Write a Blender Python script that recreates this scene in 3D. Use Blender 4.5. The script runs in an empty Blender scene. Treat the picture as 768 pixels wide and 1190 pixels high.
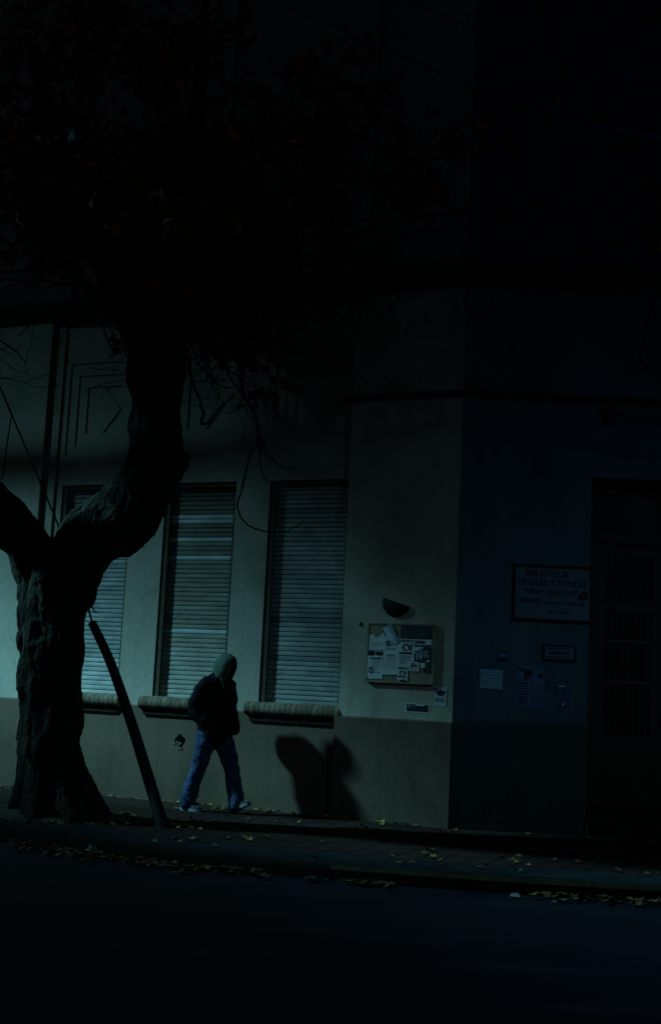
import bpy, math, random
from mathutils import Vector, Matrix, noise as mnoise

SC = bpy.context.scene
COL = SC.collection
rad = math.radians
SW = 0.13                      # pavement height above the road

# ------------------------------------------------------------------ materials
def ramp(nt, fac, stops):
    r = nt.nodes.new('ShaderNodeValToRGB')
    e = r.color_ramp.elements
    while len(e) < len(stops): e.new(0.5)
    for k, (p, c) in enumerate(stops):
        e[k].position = p; e[k].color = (c[0], c[1], c[2], 1)
    nt.links.new(fac, r.inputs[0])
    return r.outputs[0]

def coords(nt, scale=(1, 1, 1), kind='Object'):
    t = nt.nodes.new('ShaderNodeTexCoord'); m = nt.nodes.new('ShaderNodeMapping')
    m.inputs['Scale'].default_value = scale
    nt.links.new(t.outputs[kind], m.inputs[0]); return m.outputs[0]

def noise(nt, vec, scale, detail=5, rough=0.6):
    n = nt.nodes.new('ShaderNodeTexNoise')
    n.inputs['Scale'].default_value = scale; n.inputs['Detail'].default_value = detail
    n.inputs['Roughness'].default_value = rough
    nt.links.new(vec, n.inputs['Vector']); return n.outputs['Fac']

def mult(nt, a, b, f=1.0):
    m = nt.nodes.new('ShaderNodeMix'); m.data_type = 'RGBA'; m.blend_type = 'MULTIPLY'
    m.inputs[0].default_value = f
    nt.links.new(a, m.inputs[6]); nt.links.new(b, m.inputs[7]); return m.outputs[2]

def bump(nt, h, bsdf, strength, dist=0.02):
    b = nt.nodes.new('ShaderNodeBump'); b.inputs['Strength'].default_value = strength
    b.inputs['Distance'].default_value = dist
    nt.links.new(h, b.inputs['Height']); nt.links.new(b.outputs[0], bsdf.inputs['Normal'])

def mat(name, c, var=0.25, scale=6, rough=0.8, bmp=0.15, bdist=0.01, stretch=(1, 1, 1), c2=None, spec=0.3, tone=False, metal=0.0):
    m = bpy.data.materials.new(name); m.use_nodes = True; nt = m.node_tree
    b = nt.nodes['Principled BSDF']
    b.inputs['Roughness'].default_value = rough
    b.inputs['Specular IOR Level'].default_value = spec
    b.inputs['Metallic'].default_value = metal
    v = coords(nt, stretch)
    n = noise(nt, v, scale)
    lo = [x * (1 - var) for x in c]; hi = [min(1, x * (1 + var)) for x in (c2 or c)]
    col = ramp(nt, n, [(0.3, lo), (0.7, hi)])
    if tone:
        a = nt.nodes.new('ShaderNodeAttribute'); a.attribute_name = 'tone'
        col = mult(nt, col, a.outputs['Color'])
    nt.links.new(col, b.inputs['Base Color'])
    if bmp: bump(nt, noise(nt, v, scale * 6, 6), b, bmp, bdist)
    return m

def plaster(name, base, dirt, stain, ztop=4.0, zlow=0.0, grime=0.5):
    """old painted render: broad blotches, fine trowel noise, rain streaks and grime near the foot of the wall"""
    m = bpy.data.materials.new(name); m.use_nodes = True; nt = m.node_tree
    b = nt.nodes['Principled BSDF']; b.inputs['Roughness'].default_value = 0.88
    b.inputs['Specular IOR Level'].default_value = 0.2
    v = coords(nt)
    big = noise(nt, v, 0.9, 6, 0.62)
    c = ramp(nt, big, [(0.30, dirt), (0.52, base), (0.75, [x * 1.12 for x in base])])
    vs = coords(nt, (4, 4, 0.3))
    st = noise(nt, vs, 1.6, 5, 0.65)
    c = mult(nt, c, ramp(nt, st, [(0.28, stain), (0.5, (1, 1, 1))]), 0.38)
    fine = noise(nt, v, 26, 7, 0.7)
    c = mult(nt, c, ramp(nt, fine, [(0.3, (0.8, 0.8, 0.78)), (0.62, (1, 1, 1))]), 0.75)
    # flaking spots
    sp = noise(nt, v, 5.5, 8, 0.72)
    c = mult(nt, c, ramp(nt, sp, [(0.585, (1, 1, 1)), (0.66, (0.58, 0.58, 0.54))]), grime)
    # low grime
    t = nt.nodes.new('ShaderNodeTexCoord'); s = nt.nodes.new('ShaderNodeSeparateXYZ')
    nt.links.new(t.outputs['Object'], s.inputs[0])
    ad = nt.nodes.new('ShaderNodeMath'); ad.operation = 'MULTIPLY_ADD'
    nt.links.new(big, ad.inputs[0]); ad.inputs[1].default_value = 0.7
    nt.links.new(s.outputs['Z'], ad.inputs[2])
    mr = nt.nodes.new('ShaderNodeMapRange'); mr.inputs[1].default_value = zlow + 0.35; mr.inputs[2].default_value = zlow + 0.95
    nt.links.new(ad.outputs[0], mr.inputs[0])
    c = mult(nt, c, ramp(nt, mr.outputs[0], [(0, (0.6, 0.62, 0.56)), (1, (1, 1, 1))]), grime)
    nt.links.new(c, b.inputs['Base Color'])
    bump(nt, noise(nt, v, 14, 8, 0.65), b, 0.35, 0.012)
    return m

PL_CREAM = plaster('cream plaster', (0.46, 0.46, 0.40), (0.33, 0.345, 0.30), (0.62, 0.63, 0.58), zlow=-3)
PL_PIER = plaster('pale pier plaster', (0.52, 0.51, 0.425), (0.40, 0.395, 0.335), (0.62, 0.63, 0.58), zlow=-3)
PL_DADO = plaster('olive dado plaster', (0.150, 0.118, 0.088), (0.105, 0.085, 0.062), (0.6, 0.6, 0.55), zlow=0.1)
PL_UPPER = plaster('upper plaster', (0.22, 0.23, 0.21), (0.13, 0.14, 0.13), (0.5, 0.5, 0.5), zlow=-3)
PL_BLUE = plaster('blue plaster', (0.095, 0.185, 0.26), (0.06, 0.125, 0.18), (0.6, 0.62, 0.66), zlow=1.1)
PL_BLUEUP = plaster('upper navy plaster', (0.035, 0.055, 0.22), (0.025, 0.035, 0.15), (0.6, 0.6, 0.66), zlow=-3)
PL_BLUED = plaster('dark blue dado plaster', (0.055, 0.095, 0.105), (0.035, 0.065, 0.072), (0.6, 0.6, 0.6), zlow=0.1)
M_MOULD = mat('dark moulding paint', (0.035, 0.034, 0.032), 0.3, 4)
M_REVEAL = mat('window reveal paint', (0.16, 0.15, 0.125), 0.25, 5)
M_REVEALBAND = mat('shaded reveal band', (0.075, 0.068, 0.05), 0.3, 5)
M_GUIDE = mat('shutter guide metal', (0.035, 0.05, 0.06), 0.3, 12, 0.6)
M_SHUT = mat('shutter slat paint', (0.51, 0.53, 0.51), 0.25, 4, 0.9, 0.1, 0.004, (1, 1, 2.5), spec=0.08, tone=True)
M_BRICK = mat('sill brick', (0.20, 0.165, 0.12), 0.35, 18, 0.85, 0.4, 0.006, tone=True)
M_HOLE = mat('broken plaster hole', (0.004, 0.004, 0.004), 0.3, 8, 1.0, 0, spec=0)
M_RUB = mat('crumbled plaster', (0.20, 0.20, 0.18), 0.3, 30)
M_DOOR = mat('dark door wood', (0.040, 0.028, 0.020), 0.4, 3, 0.55, 0.3, 0.005, (9, 9, 0.6))
M_IRON = mat('door iron', (0.012, 0.012, 0.013), 0.3, 14, 0.5, spec=0.5)
M_GLASS = mat('dark door glass', (0.012, 0.014, 0.016), 0.2, 3, 0.12, 0, spec=0.5)
M_STEP = mat('stone step', (0.022, 0.022, 0.022), 0.3, 9, 1.0, spec=0)
M_BARK = None
M_TUBE = mat('guy tube paint', (0.012, 0.012, 0.015), 0.4, 9, 0.55, 0.2)
M_WIRE = mat('cable sheath', (0.005, 0.005, 0.006), 0.3, 9, 1.0, 0, spec=0)
M_WIRELIT = mat('blue-lit cable sheath', (0.06, 0.07, 0.30), 0.3, 9, 0.4, 0)  # blue light falling on the cables, put into their colour
M_TWIG = mat('twig bark', (0.030, 0.026, 0.021), 0.4, 20, 0.85, 0.3)
M_PAPER = mat('white paper', (0.74, 0.82, 0.86), 0.10, 9, 0.75, 0.12, 0.003, tone=True)
M_INK = mat('black print', (0.022, 0.026, 0.034), 0.3, 40, 0.7, 0)
M_GREYINK = mat('grey print', (0.20, 0.24, 0.27), 0.3, 40, 0.7, 0)
M_NAVY = mat('navy print', (0.035, 0.06, 0.085), 0.3, 14, 0.6, 0)
M_BOARD = mat('board wood', (0.30, 0.275, 0.20), 0.25, 8, 0.8, 0.2)
M_BOARDDK = mat('board edge', (0.03, 0.03, 0.028), 0.3, 8)
M_LAMP = mat('wall fitting metal', (0.020, 0.020, 0.020), 0.3, 8, 0.6, 0.1)
M_SIGN = mat('sign enamel', (0.15, 0.19, 0.30), 0.10, 4, 0.5, 0.05)
M_SIGNINK = mat('sign lettering paint', (0.022, 0.022, 0.05), 0.2, 14, 0.6, 0)
M_RED = mat('red emblem paint', (0.13, 0.02, 0.025), 0.2, 14, 0.6, 0)
M_FRAME = mat('sign frame', (0.012, 0.012, 0.014), 0.2, 8, 0.6, 0)
M_BLUEPAPER = mat('blue paper', (0.34, 0.60, 0.85), 0.15, 14, 0.7, 0.1, 0.003)
M_BLUEINK = mat('blue sticker', (0.05, 0.08, 0.32), 0.2, 14, 0.6, 0)
M_JACKET = mat('black jacket cloth', (0.007, 0.008, 0.012), 0.35, 14, 0.95, 0.3, 0.006, spec=0.06)
M_JEANS = mat('blue denim', (0.036, 0.062, 0.125), 0.5, 9, 0.95, 0.35, 0.005, (1, 1, 0.6), spec=0.05)
M_HOOD = mat('green hood cloth', (0.058, 0.100, 0.080), 0.35, 16, 0.95, 0.3, 0.004, spec=0.1)
M_CORD = mat('pale cord', (0.09, 0.11, 0.10), 0.2, 20)
M_SKIN = mat('skin', (0.14, 0.085, 0.06), 0.15, 12, 0.6, 0.05)
M_SHOE = mat('dark shoe', (0.015, 0.022, 0.05), 0.3, 14, 0.7, 0.1)
M_SOLE = mat('pale shoe rubber', (0.20, 0.24, 0.27), 0.25, 20, 0.7, 0.1)
M_PAPERBALL = mat('crumpled paper', (0.22, 0.26, 0.26), 0.15, 20)
M_SOIL = mat('tree pit soil', (0.045, 0.040, 0.034), 0.45, 7, 0.95, 0.8, 0.03)

def leaf_mat(name, c):
    m = mat(name, c, 0.45, 3, 0.7, 0, stretch=(1, 1, 1), tone=True); return m
M_LEAF = leaf_mat('crown leaf', (0.105, 0.055, 0.018))
M_LEAFG = leaf_mat('ground leaf', (0.38, 0.27, 0.09))

def bark_mat():
    m = bpy.data.materials.new('plane tree bark'); m.use_nodes = True; nt = m.node_tree
    b = nt.nodes['Principled BSDF']; b.inputs['Roughness'].default_value = 0.9
    b.inputs['Specular IOR Level'].default_value = 0.2
    v = coords(nt); vs = coords(nt, (1, 1, 0.35))
    n = noise(nt, vs, 7, 7, 0.7)
    c = ramp(nt, n, [(0.3, (0.005, 0.0045, 0.004)), (0.55, (0.013, 0.012, 0.010)), (0.76, (0.06, 0.056, 0.042))])
    p = noise(nt, v, 2.6, 3)
    mo = nt.nodes.new('ShaderNodeMix'); mo.data_type = 'RGBA'
    pr = ramp(nt, p, [(0.52, (0, 0, 0)), (0.62, (0.7, 0.7, 0.7))])
    nt.links.new(pr, mo.inputs[0]); nt.links.new(c, mo.inputs[6]); mo.inputs[7].default_value = (0.028, 0.031, 0.013, 1)
    nt.links.new(mo.outputs[2], b.inputs['Base Color'])
    vo = nt.nodes.new('ShaderNodeTexVoronoi'); vo.feature = 'DISTANCE_TO_EDGE'; vo.inputs['Scale'].default_value = 11
    wv = nt.nodes.new('ShaderNodeMix'); wv.data_type = 'VECTOR'; wv.inputs[0].default_value = 0.16
    nz = nt.nodes.new('ShaderNodeTexNoise'); nz.inputs['Scale'].default_value = 5; nt.links.new(vs, nz.inputs['Vector'])
    nt.links.new(vs, wv.inputs[4]); nt.links.new(nz.outputs['Color'], wv.inputs[5]); nt.links.new(wv.outputs[1], vo.inputs['Vector'])
    fis = ramp(nt, vo.outputs['Distance'], [(0.0, (0, 0, 0)), (0.16, (1, 1, 1))])
    nt.links.new(mult(nt, mo.outputs[2], ramp(nt, vo.outputs['Distance'], [(0.0, (0.2, 0.2, 0.2)), (0.12, (1, 1, 1))])), b.inputs['Base Color'])
    h = nt.nodes.new('ShaderNodeMath'); h.operation = 'ADD'
    nt.links.new(noise(nt, vs, 16, 8, 0.75), h.inputs[0]); nt.links.new(fis, h.inputs[1])
    bump(nt, h.outputs[0], b, 0.55, 0.03)
    return m
M_BARK = bark_mat()

def asphalt():
    m = bpy.data.materials.new('asphalt'); m.use_nodes = True; nt = m.node_tree
    b = nt.nodes['Principled BSDF']; b.inputs['Roughness'].default_value = 0.75
    b.inputs['Specular IOR Level'].default_value = 0.15
    v = coords(nt)
    vs = coords(nt, (0.25, 1.6, 1))
    c = ramp(nt, noise(nt, vs, 1.3, 6, 0.6), [(0.35, (0.003, 0.006, 0.014)), (0.6, (0.007, 0.013, 0.028)), (0.75, (0.020, 0.034, 0.060))])
    c = mult(nt, c, ramp(nt, noise(nt, v, 90, 4, 0.8), [(0.3, (0.55, 0.55, 0.55)), (0.7, (1, 1, 1))]))
    nt.links.new(c, b.inputs['Base Color'])
    bump(nt, noise(nt, v, 70, 5, 0.8), b, 0.5, 0.01)
    return m
M_ROAD = asphalt()

def paving(name, c1, c2, joint, w, h, rot):
    m = bpy.data.materials.new(name); m.use_nodes = True; nt = m.node_tree
    b = nt.nodes['Principled BSDF']; b.inputs['Roughness'].default_value = 0.8
    b.inputs['Specular IOR Level'].default_value = 0.05
    t = nt.nodes.new('ShaderNodeTexCoord'); mp = nt.nodes.new('ShaderNodeMapping')
    mp.inputs['Rotation'].default_value = (0, 0, rot)
    nt.links.new(t.outputs['Object'], mp.inputs[0])
    br = nt.nodes.new('ShaderNodeTexBrick'); br.offset = 0
    br.inputs['Scale'].default_value = 1; br.inputs['Mortar Size'].default_value = 0.010
    br.inputs['Brick Width'].default_value = w; br.inputs['Row Height'].default_value = h
    br.inputs['Color1'].default_value = (*c1, 1); br.inputs['Color2'].default_value = (*c2, 1); br.inputs['Mortar'].default_value = (*joint, 1)
    nt.links.new(mp.outputs[0], br.inputs['Vector'])
    v = coords(nt)
    c = mult(nt, br.outputs['Color'], ramp(nt, noise(nt, v, 1.2, 7, 0.65), [(0.3, (0.5, 0.5, 0.5)), (0.65, (1, 1, 1))]))
    nt.links.new(c, b.inputs['Base Color'])
    inv = nt.nodes.new('ShaderNodeMath'); inv.operation = 'MULTIPLY_ADD'
    nt.links.new(br.outputs['Fac'], inv.inputs[0]); inv.inputs[1].default_value = -1.0
    nt.links.new(noise(nt, v, 30, 5, 0.7), inv.inputs[2])
    bump(nt, inv.outputs[0], b, 0.9, 0.015)
    return m
M_TILE = paving('red pavement tiles', (0.050, 0.030, 0.027), (0.034, 0.024, 0.023), (0.010, 0.010, 0.010), 0.2, 0.2, rad(23.5))
M_CONC = mat('kerbside concrete', (0.015, 0.021, 0.028), 0.45, 2.2, 0.95, 0.5, 0.012, spec=0.03)
M_KERB = mat('kerb stone', (0.016, 0.016, 0.015), 0.4, 4, 0.95, 0.5, 0.02, spec=0.03)
M_KERBY = mat('worn yellow kerb paint', (0.035, 0.032, 0.011), 0.6, 5, 0.8, 0.4, 0.01)

# ------------------------------------------------------------------ mesh building
class MB:
    def __init__(s): s.v = []; s.f = []; s.mi = []; s.tone = []
    def add(s, vs, fs, mi=0, tone=None):
        k = len(s.v); s.v += [tuple(p) for p in vs]
        for f in fs:
            s.f.append([k + i for i in f]); s.mi.append(mi); s.tone.append(tone or (1, 1, 1))
    def quad(s, a, b, c, d, mi=0, tone=None): s.add([a, b, c, d], [(0, 1, 2, 3)], mi, tone)
    def box(s, F, a, b, mi=0, tone=None):
        x0, y0, z0 = a; x1, y1, z1 = b
        P = [F(x, y, z) for z in (z0, z1) for y in (y0, y1) for x in (x0, x1)]
        s.add(P, [(0, 2, 3, 1), (4, 5, 7, 6), (0, 1, 5, 4), (2, 6, 7, 3), (0, 4, 6, 2), (1, 3, 7, 5)], mi, tone)
    def prism(s, F, prof, x0, x1, mi=0, tone=None):
        """profile of (depth, height) extruded along x"""
        n = len(prof)
        P = [F(x0, d, z) for d, z in prof] + [F(x1, d, z) for d, z in prof]
        s.add(P, [(i, (i + 1) % n, n + (i + 1) % n, n + i) for i in range(n)] + [tuple(range(n))[::-1], tuple(range(n, 2 * n))], mi, tone)
    def tube(s, pts, rs, n=8, mi=0, cap=True, wob=0, sq=None, tone=None):
        pts = [Vector(p) for p in pts]
        if not hasattr(rs, '__len__'): rs = [rs] * len(pts)
        k0 = len(s.v); up = None; rings = []
        for i, p in enumerate(pts):
            t = (pts[min(i + 1, len(pts) - 1)] - pts[max(i - 1, 0)]).normalized()
            if up is None:
                up = Vector((0, 0, 1)) if abs(t.z) < 0.9 else Vector((1, 0, 0))
                if sq: up = Vector(sq)
            up = (up - t * up.dot(t)).normalized(); sd = t.cross(up)
            r = rs[i]
            ru, rsd = r if hasattr(r, '__len__') else (r, r)
            ring = []
            for k in range(n):
                a = 2 * math.pi * k / n
                w = 1 + (wob * mnoise.noise(Vector((p.x * 3 + math.cos(a) * 2, p.y * 3 + math.sin(a) * 2, p.z * 3))) if wob else 0)
                ring.append(len(s.v)); s.v.append(tuple(p + up * math.cos(a) * ru * w + sd * math.sin(a) * rsd * w))
            rings.append(ring)
        for a, b in zip(rings, rings[1:]):
            for k in range(n):
                s.f.append([a[k], a[(k + 1) % n], b[(k + 1) % n], b[k]]); s.mi.append(mi); s.tone.append(tone or (1, 1, 1))
        if cap:
            for r in (rings[0][::-1], rings[-1]): s.f.append(list(r)); s.mi.append(mi); s.tone.append(tone or (1, 1, 1))
    def blob(s, c, r, nu=16, nv=10, M=None, mi=0):
        c = Vector(c); k = len(s.v)
        r = r if hasattr(r, '__len__') else (r, r, r)
        P = [Vector((0, 0, r[2]))]
        for j in range(1, nv):
            th = math.pi * j / nv
            for i in range(nu):
                a = 2 * math.pi * i / nu
                P.append(Vector((r[0] * math.sin(th) * math.cos(a), r[1] * math.sin(th) * math.sin(a), r[2] * math.cos(th))))
        P.append(Vector((0, 0, -r[2])))
        if M: P = [M @ p for p in P]
        fs = [(0, 1 + i, 1 + (i + 1) % nu) for i in range(nu)]
        for j in range(nv - 2):
            for i in range(nu):
                a = 1 + j * nu; b = a + nu
                fs.append((a + i, b + i, b + (i + 1) % nu, a + (i + 1) % nu))
        b = 1 + (nv - 2) * nu
        fs += [(b + i, len(P) - 1, b + (i + 1) % nu) for i in range(nu)]
        s.add([c + p for p in P], fs, mi)
    def build(s, name, mats, parent=None, smooth=False, loc=None):
        me = bpy.data.meshes.new(name)
        o = bpy.data.objects.new(name, me); COL.objects.link(o)
        inv = Matrix.Identity(4)
        if parent is not None:
            o.parent = parent; inv = wm(parent).inverted()
        elif loc is not None:
            o.location = loc; inv = Matrix.Translation(-Vector(loc))
        me.from_pydata([inv @ Vector(p) for p in s.v], [], s.f)
        for m in (mats if isinstance(mats, (list, tuple)) else [mats]): me.materials.append(m)
        me.polygons.foreach_set('material_index', s.mi)
        if any(t != (1, 1, 1) for t in s.tone):
            at = me.attributes.new('tone', 'FLOAT_COLOR', 'CORNER')
            data = []
            for f, t in zip(s.f, s.tone): data += [t[0], t[1], t[2], 1.0] * len(f)
            at.data.foreach_set('color', data)
        else:
            at = me.attributes.new('tone', 'FLOAT_COLOR', 'CORNER')
            at.data.foreach_set('color', [1.0] * (4 * sum(len(f) for f in s.f)))
        if smooth: me.polygons.foreach_set('use_smooth', [True] * len(me.polygons))
        me.update(); return o

def wm(o):
    m = Matrix.LocRotScale(o.location, o.rotation_euler, o.scale)
    return wm(o.parent) @ m if o.parent else m

def tag(o, label=None, cat=None, group=None, kind=None):
    for k, v in (('label', label), ('category', cat), ('group', group), ('kind', kind)):
        if v: o[k] = v
    return o
def thing(name, label, cat, loc=(0, 0, 0), rz=0, group=None):
    o = bpy.data.objects.new(name, None); o.empty_display_size = 0.2; COL.objects.link(o)
    o.location = loc; o.rotation_euler = (0, 0, rz)
    return tag(o, label, cat, group)
def bake(o):
    dg = bpy.context.evaluated_depsgraph_get(); dg.update()
    me = bpy.data.meshes.new_from_object(o.evaluated_get(dg))
    o.modifiers.clear(); old = o.data; o.data = me; return o
def remesh(o, size, smooth=6, disp=0, dsize=0.1, fac=0.5):
    m = o.modifiers.new('r', 'REMESH'); m.mode = 'VOXEL'; m.voxel_size = size; m.use_smooth_shade = True
    if smooth:
        k = o.modifiers.new('s', 'SMOOTH'); k.iterations = smooth; k.factor = fac
    for i, (st, sz) in enumerate(disp or []):
        t = bpy.data.textures.new(o.name + str(i), 'CLOUDS'); t.noise_scale = sz; t.noise_depth = 3
        d = o.modifiers.new('d', 'DISPLACE'); d.texture = t; d.strength = st; d.mid_level = 0.5
    bake(o); return o

def roughen(o):
    """plated, furrowed bark: ridges that run up the limbs, knots and fine chips"""
    me = o.data; V = [v.co.copy() for v in me.vertices]; N = [v.normal.copy() for v in me.vertices]
    for v, c, n in zip(me.vertices, V, N):
        r = 1 - abs(mnoise.noise(Vector((c.x * 7, c.y * 7, c.z * 1.3)))) * 2
        h = 0.012 * max(r, -0.2) + 0.010 * mnoise.noise(c * 4) + 0.010 * (1 if mnoise.noise(Vector((c.x * 9 + 5, c.y * 9, c.z * 3.5))) > 0.08 else 0) + 0.012 * mnoise.noise(Vector((c.x * 16, c.y * 16, c.z * 5))) + 0.009 * mnoise.noise(Vector((c.x * 40, c.y * 40, c.z * 22)))
        v.co = c + n * (h - 0.01)
    me.update()

# frames: (along the wall to the right, into the wall, up)
CX, CY = 1.41, 13.57; TH = rad(23.5); CT, ST = math.cos(TH), math.sin(TH)
def FL(s, d, z): return Vector((CX + s * CT + d * ST, CY - s * ST + d * CT, z))
def FR(s, d, z): return Vector((CX + s, CY + d, z))
def FW(x, y, z): return Vector((x, y, z))

def sheet(mb, F, s0, s1, z0, z1, d, holes=(), mi=0):
    """a wall face in the plane depth d with rectangular openings (a,b,c,e,depth2): the reveals run from d to depth2"""
    S = sorted({s0, s1, *[h[0] for h in holes], *[h[1] for h in holes]})
    Z = sorted({z0, z1, *[h[2] for h in holes], *[h[3] for h in holes]})
    for a, b in zip(S, S[1:]):
        for c, e in zip(Z, Z[1:]):
            ms, mz = (a + b) / 2, (c + e) / 2
            if any(h[0] < ms < h[1] and h[2] < mz < h[3] for h in holes): continue
            mb.quad(F(a, d, c), F(b, d, c), F(b, d, e), F(a, d, e), mi)
def reveal(mb, F, a, b, c, e, d0, d1, mi=0):
    mb.quad(F(a, d0, c), F(a, d1, c), F(a, d1, e), F(a, d0, e), mi)
    mb.quad(F(b, d0, c), F(b, d0, e), F(b, d1, e), F(b, d1, c), mi)
    mb.quad(F(a, d0, e), F(a, d1, e), F(b, d1, e), F(b, d0, e), mi)
    mb.quad(F(a, d0, c), F(b, d0, c), F(b, d1, c), F(a, d1, c), mi)

def text2d(s, width=None, height=0.1, bold=0.0, align='LEFT'):
    """letters as (verts2d, faces), scaled to the height and (if given) the width"""
    cu = bpy.data.curves.new('lettering', 'FONT'); cu.body = s; cu.size = 1.0; cu.offset = bold
    cu.resolution_u = 2
    o = bpy.data.objects.new('lettering', cu); COL.objects.link(o)
    dg = bpy.context.evaluated_depsgraph_get(); dg.update()
    me = bpy.data.meshes.new_from_object(o.evaluated_get(dg))
    V = [(v.co.x, v.co.y) for v in me.vertices]; Fs = [tuple(p.vertices) for p in me.polygons]
    bpy.data.objects.remove(o); bpy.data.curves.remove(cu); bpy.data.meshes.remove(me)
    x0 = min(v[0] for v in V); x1 = max(v[0] for v in V); y0 = min(v[1] for v in V); y1 = max(v[1] for v in V)
    ky = height / (y1 - y0); kx = (width / (x1 - x0)) if width else ky
    return [((x - x0) * kx, (y - y0) * ky) for x, y in V], Fs
def put_text(mb, fn, s, x, z, width, height, bold=0.012, mi=0):
    V, Fs = text2d(s, width, height, 0.0)
    for dx in ((0.0, height * 0.085) if bold else (0.0,)):       # struck twice for a heavy stroke
        mb.add([fn(x + a + dx, z + b) + Vector((0, -dx * 0.02, 0)) for a, b in V], Fs, mi)

# ------------------------------------------------------------------ ground
kerb_pts = [(-26, 27.5), (-14, 19.6), (-10, 16.95), (-7, 15.0), (-4.8, 13.5), (-3.6, 12.62), (-2.98, 12.15), (-2.48, 11.72), (-1.87, 11.30), (-1.13, 10.90), (-0.46, 10.62), (0.25, 10.42), (0.94, 10.29), (1.61, 10.19), (2.28, 10.13), (2.73, 10.10), (3.4, 10.08), (4.4, 10.06), (6, 10.03), (9, 10.0), (14, 9.97), (20, 9.93), (30, 9.9)]
def smooth_line(P, n=6):
    out = []
    for i in range(len(P) - 1):
        p0 = P[max(i - 1, 0)]; p1 = P[i]; p2 = P[i + 1]; p3 = P[min(i + 2, len(P) - 1)]
        for k in range(n):
            t = k / n
            out.append(tuple(0.5 * ((2 * b) + (c - a) * t + (2 * a - 5 * b + 4 * c - d) * t * t + (-a + 3 * b - 3 * c + d) * t ** 3) for a, b, c, d in zip(p0, p1, p2, p3)))
    return out + [P[-1]]
KL = smooth_line(kerb_pts)
def offs(L, d):
    out = []
    for i, p in enumerate(L):
        a = L[max(i - 1, 0)]; b = L[min(i + 1, len(L) - 1)]
        tx, ty = b[0] - a[0], b[1] - a[1]; l = math.hypot(tx, ty)
        out.append((p[0] - ty / l * d, p[1] + tx / l * d))
    return out
mb = MB(); mb.quad((-400, -300, 0), (400, -300, 0), (400, 400, 0), (-400, 400, 0))
tag(mb.build('road', M_ROAD), kind='structure')
# kerb (edge stones with a slightly rounded arris)
mb = MB(); prof = [(0.0, 0.0), (0.012, 0.09), (0.03, 0.124), (0.14, 0.13)]
rows = [offs(KL, d) for d, _ in prof]
random.seed(3)
for i in range(len(KL) - 1):
    for j in range(len(prof) - 1):
        z0, z1 = prof[j][1], prof[j + 1][1]
        a, b = rows[j][i], rows[j][i + 1]; c, d = rows[j + 1][i + 1], rows[j + 1][i]
        yel = KL[i][0] > 0.05 and j == 1
        mb.quad((*a, z0), (*b, z0), (*c, z1), (*d, z1), 1 if yel else 0)
tag(mb.build('kerb', [M_KERB, M_KERBY], smooth=False), kind='structure')
# concrete strip behind the kerb, tiles up to the wall
mb = MB(); A = offs(KL, 0.14); B = offs(KL, 0.62)
for i in range(len(KL) - 1):
    mb.quad((*A[i], SW), (*A[i + 1], SW), (*B[i + 1], SW), (*B[i], SW))
tag(mb.build('pavement_edge', M_CONC), kind='structure')
mb = MB(); D = [FL(s, 0.4, 0) for s in (-30, -20, -12, -8, -6, -5, -4, -3, -2, -1, -0.5, 0)]
D = [(p.x, p.y) for p in D] + [(CX + s, CY + 0.4) for s in (0.3, 1.45, 3.3, 6, 29)]
# outline: inner edge of the strip, then back along the walls
import mathutils.geometry as G
ring = [Vector((x, y, SW)) for x, y in B] + [Vector((x, y, SW)) for x, y in D[::-1]]
tri = G.tessellate_polygon([ring])
mb.add(ring, [t for t in tri])
o = mb.build('pavement', M_TILE); tag(o, kind='structure')
me = o.data
if me.polygons[0].normal.z < 0: me.flip_normals()

# ------------------------------------------------------------------ building
BLD = thing('corner_building', 'long cream and dark blue street building with shuttered windows and dark mouldings', 'building', (CX, CY, SW))
TOP = 13.5
W_S = [(-5.31, -4.27), (-3.785, -2.81), (-2.365, -1.345)]       # window openings
ZS, ZT = 1.35, 3.94
RELC = [-4.79, -3.30, -1.84]
holes = [(a, b, ZS, ZT) for a, b in W_S]
relA = [(c - 0.53, min(c + 0.53, -1.37), 4.34, 5.53) for c in RELC]
mb = MB()
sheet(mb, FL, -5.42, -1.33, 1.235, 6.12, 0.08, holes + relA)
mb.quad(FL(-5.42, 0.055, 1.235), FL(-5.42, 0.08, 1.235), FL(-5.42, 0.08, 6.12), FL(-5.42, 0.055, 6.12))
sheet(mb, FL, -5.60, -5.42, 1.235, 6.12, 0.055)
mb.build('window_wall', PL_CREAM, BLD)
mb = MB()
for z0, z1, m in ((1.235, 6.12, 0),):
    sheet(mb, FL, -18, -5.60, z0, z1, 0.0)
    mb.quad(FL(-5.60, 0, z0), FL(-5.60, 0.055, z0), FL(-5.60, 0.055, z1), FL(-5.60, 0, z1))
o = mb.build('pier', PL_CREAM, BLD); o['label'] = 'wide pale pier left of the windows'
mb = MB()
sheet(mb, FL, -1.33, 0, 1.245, 6.12, 0.0)
mb.quad(FL(-1.33, 0.08, 1.245), FL(-1.33, 0, 1.245), FL(-1.33, 0, 6.12), FL(-1.33, 0.08, 6.12))
o = mb.build('pier', PL_PIER, BLD); o['label'] = 'pale pier at the corner carrying the notice board'
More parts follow.
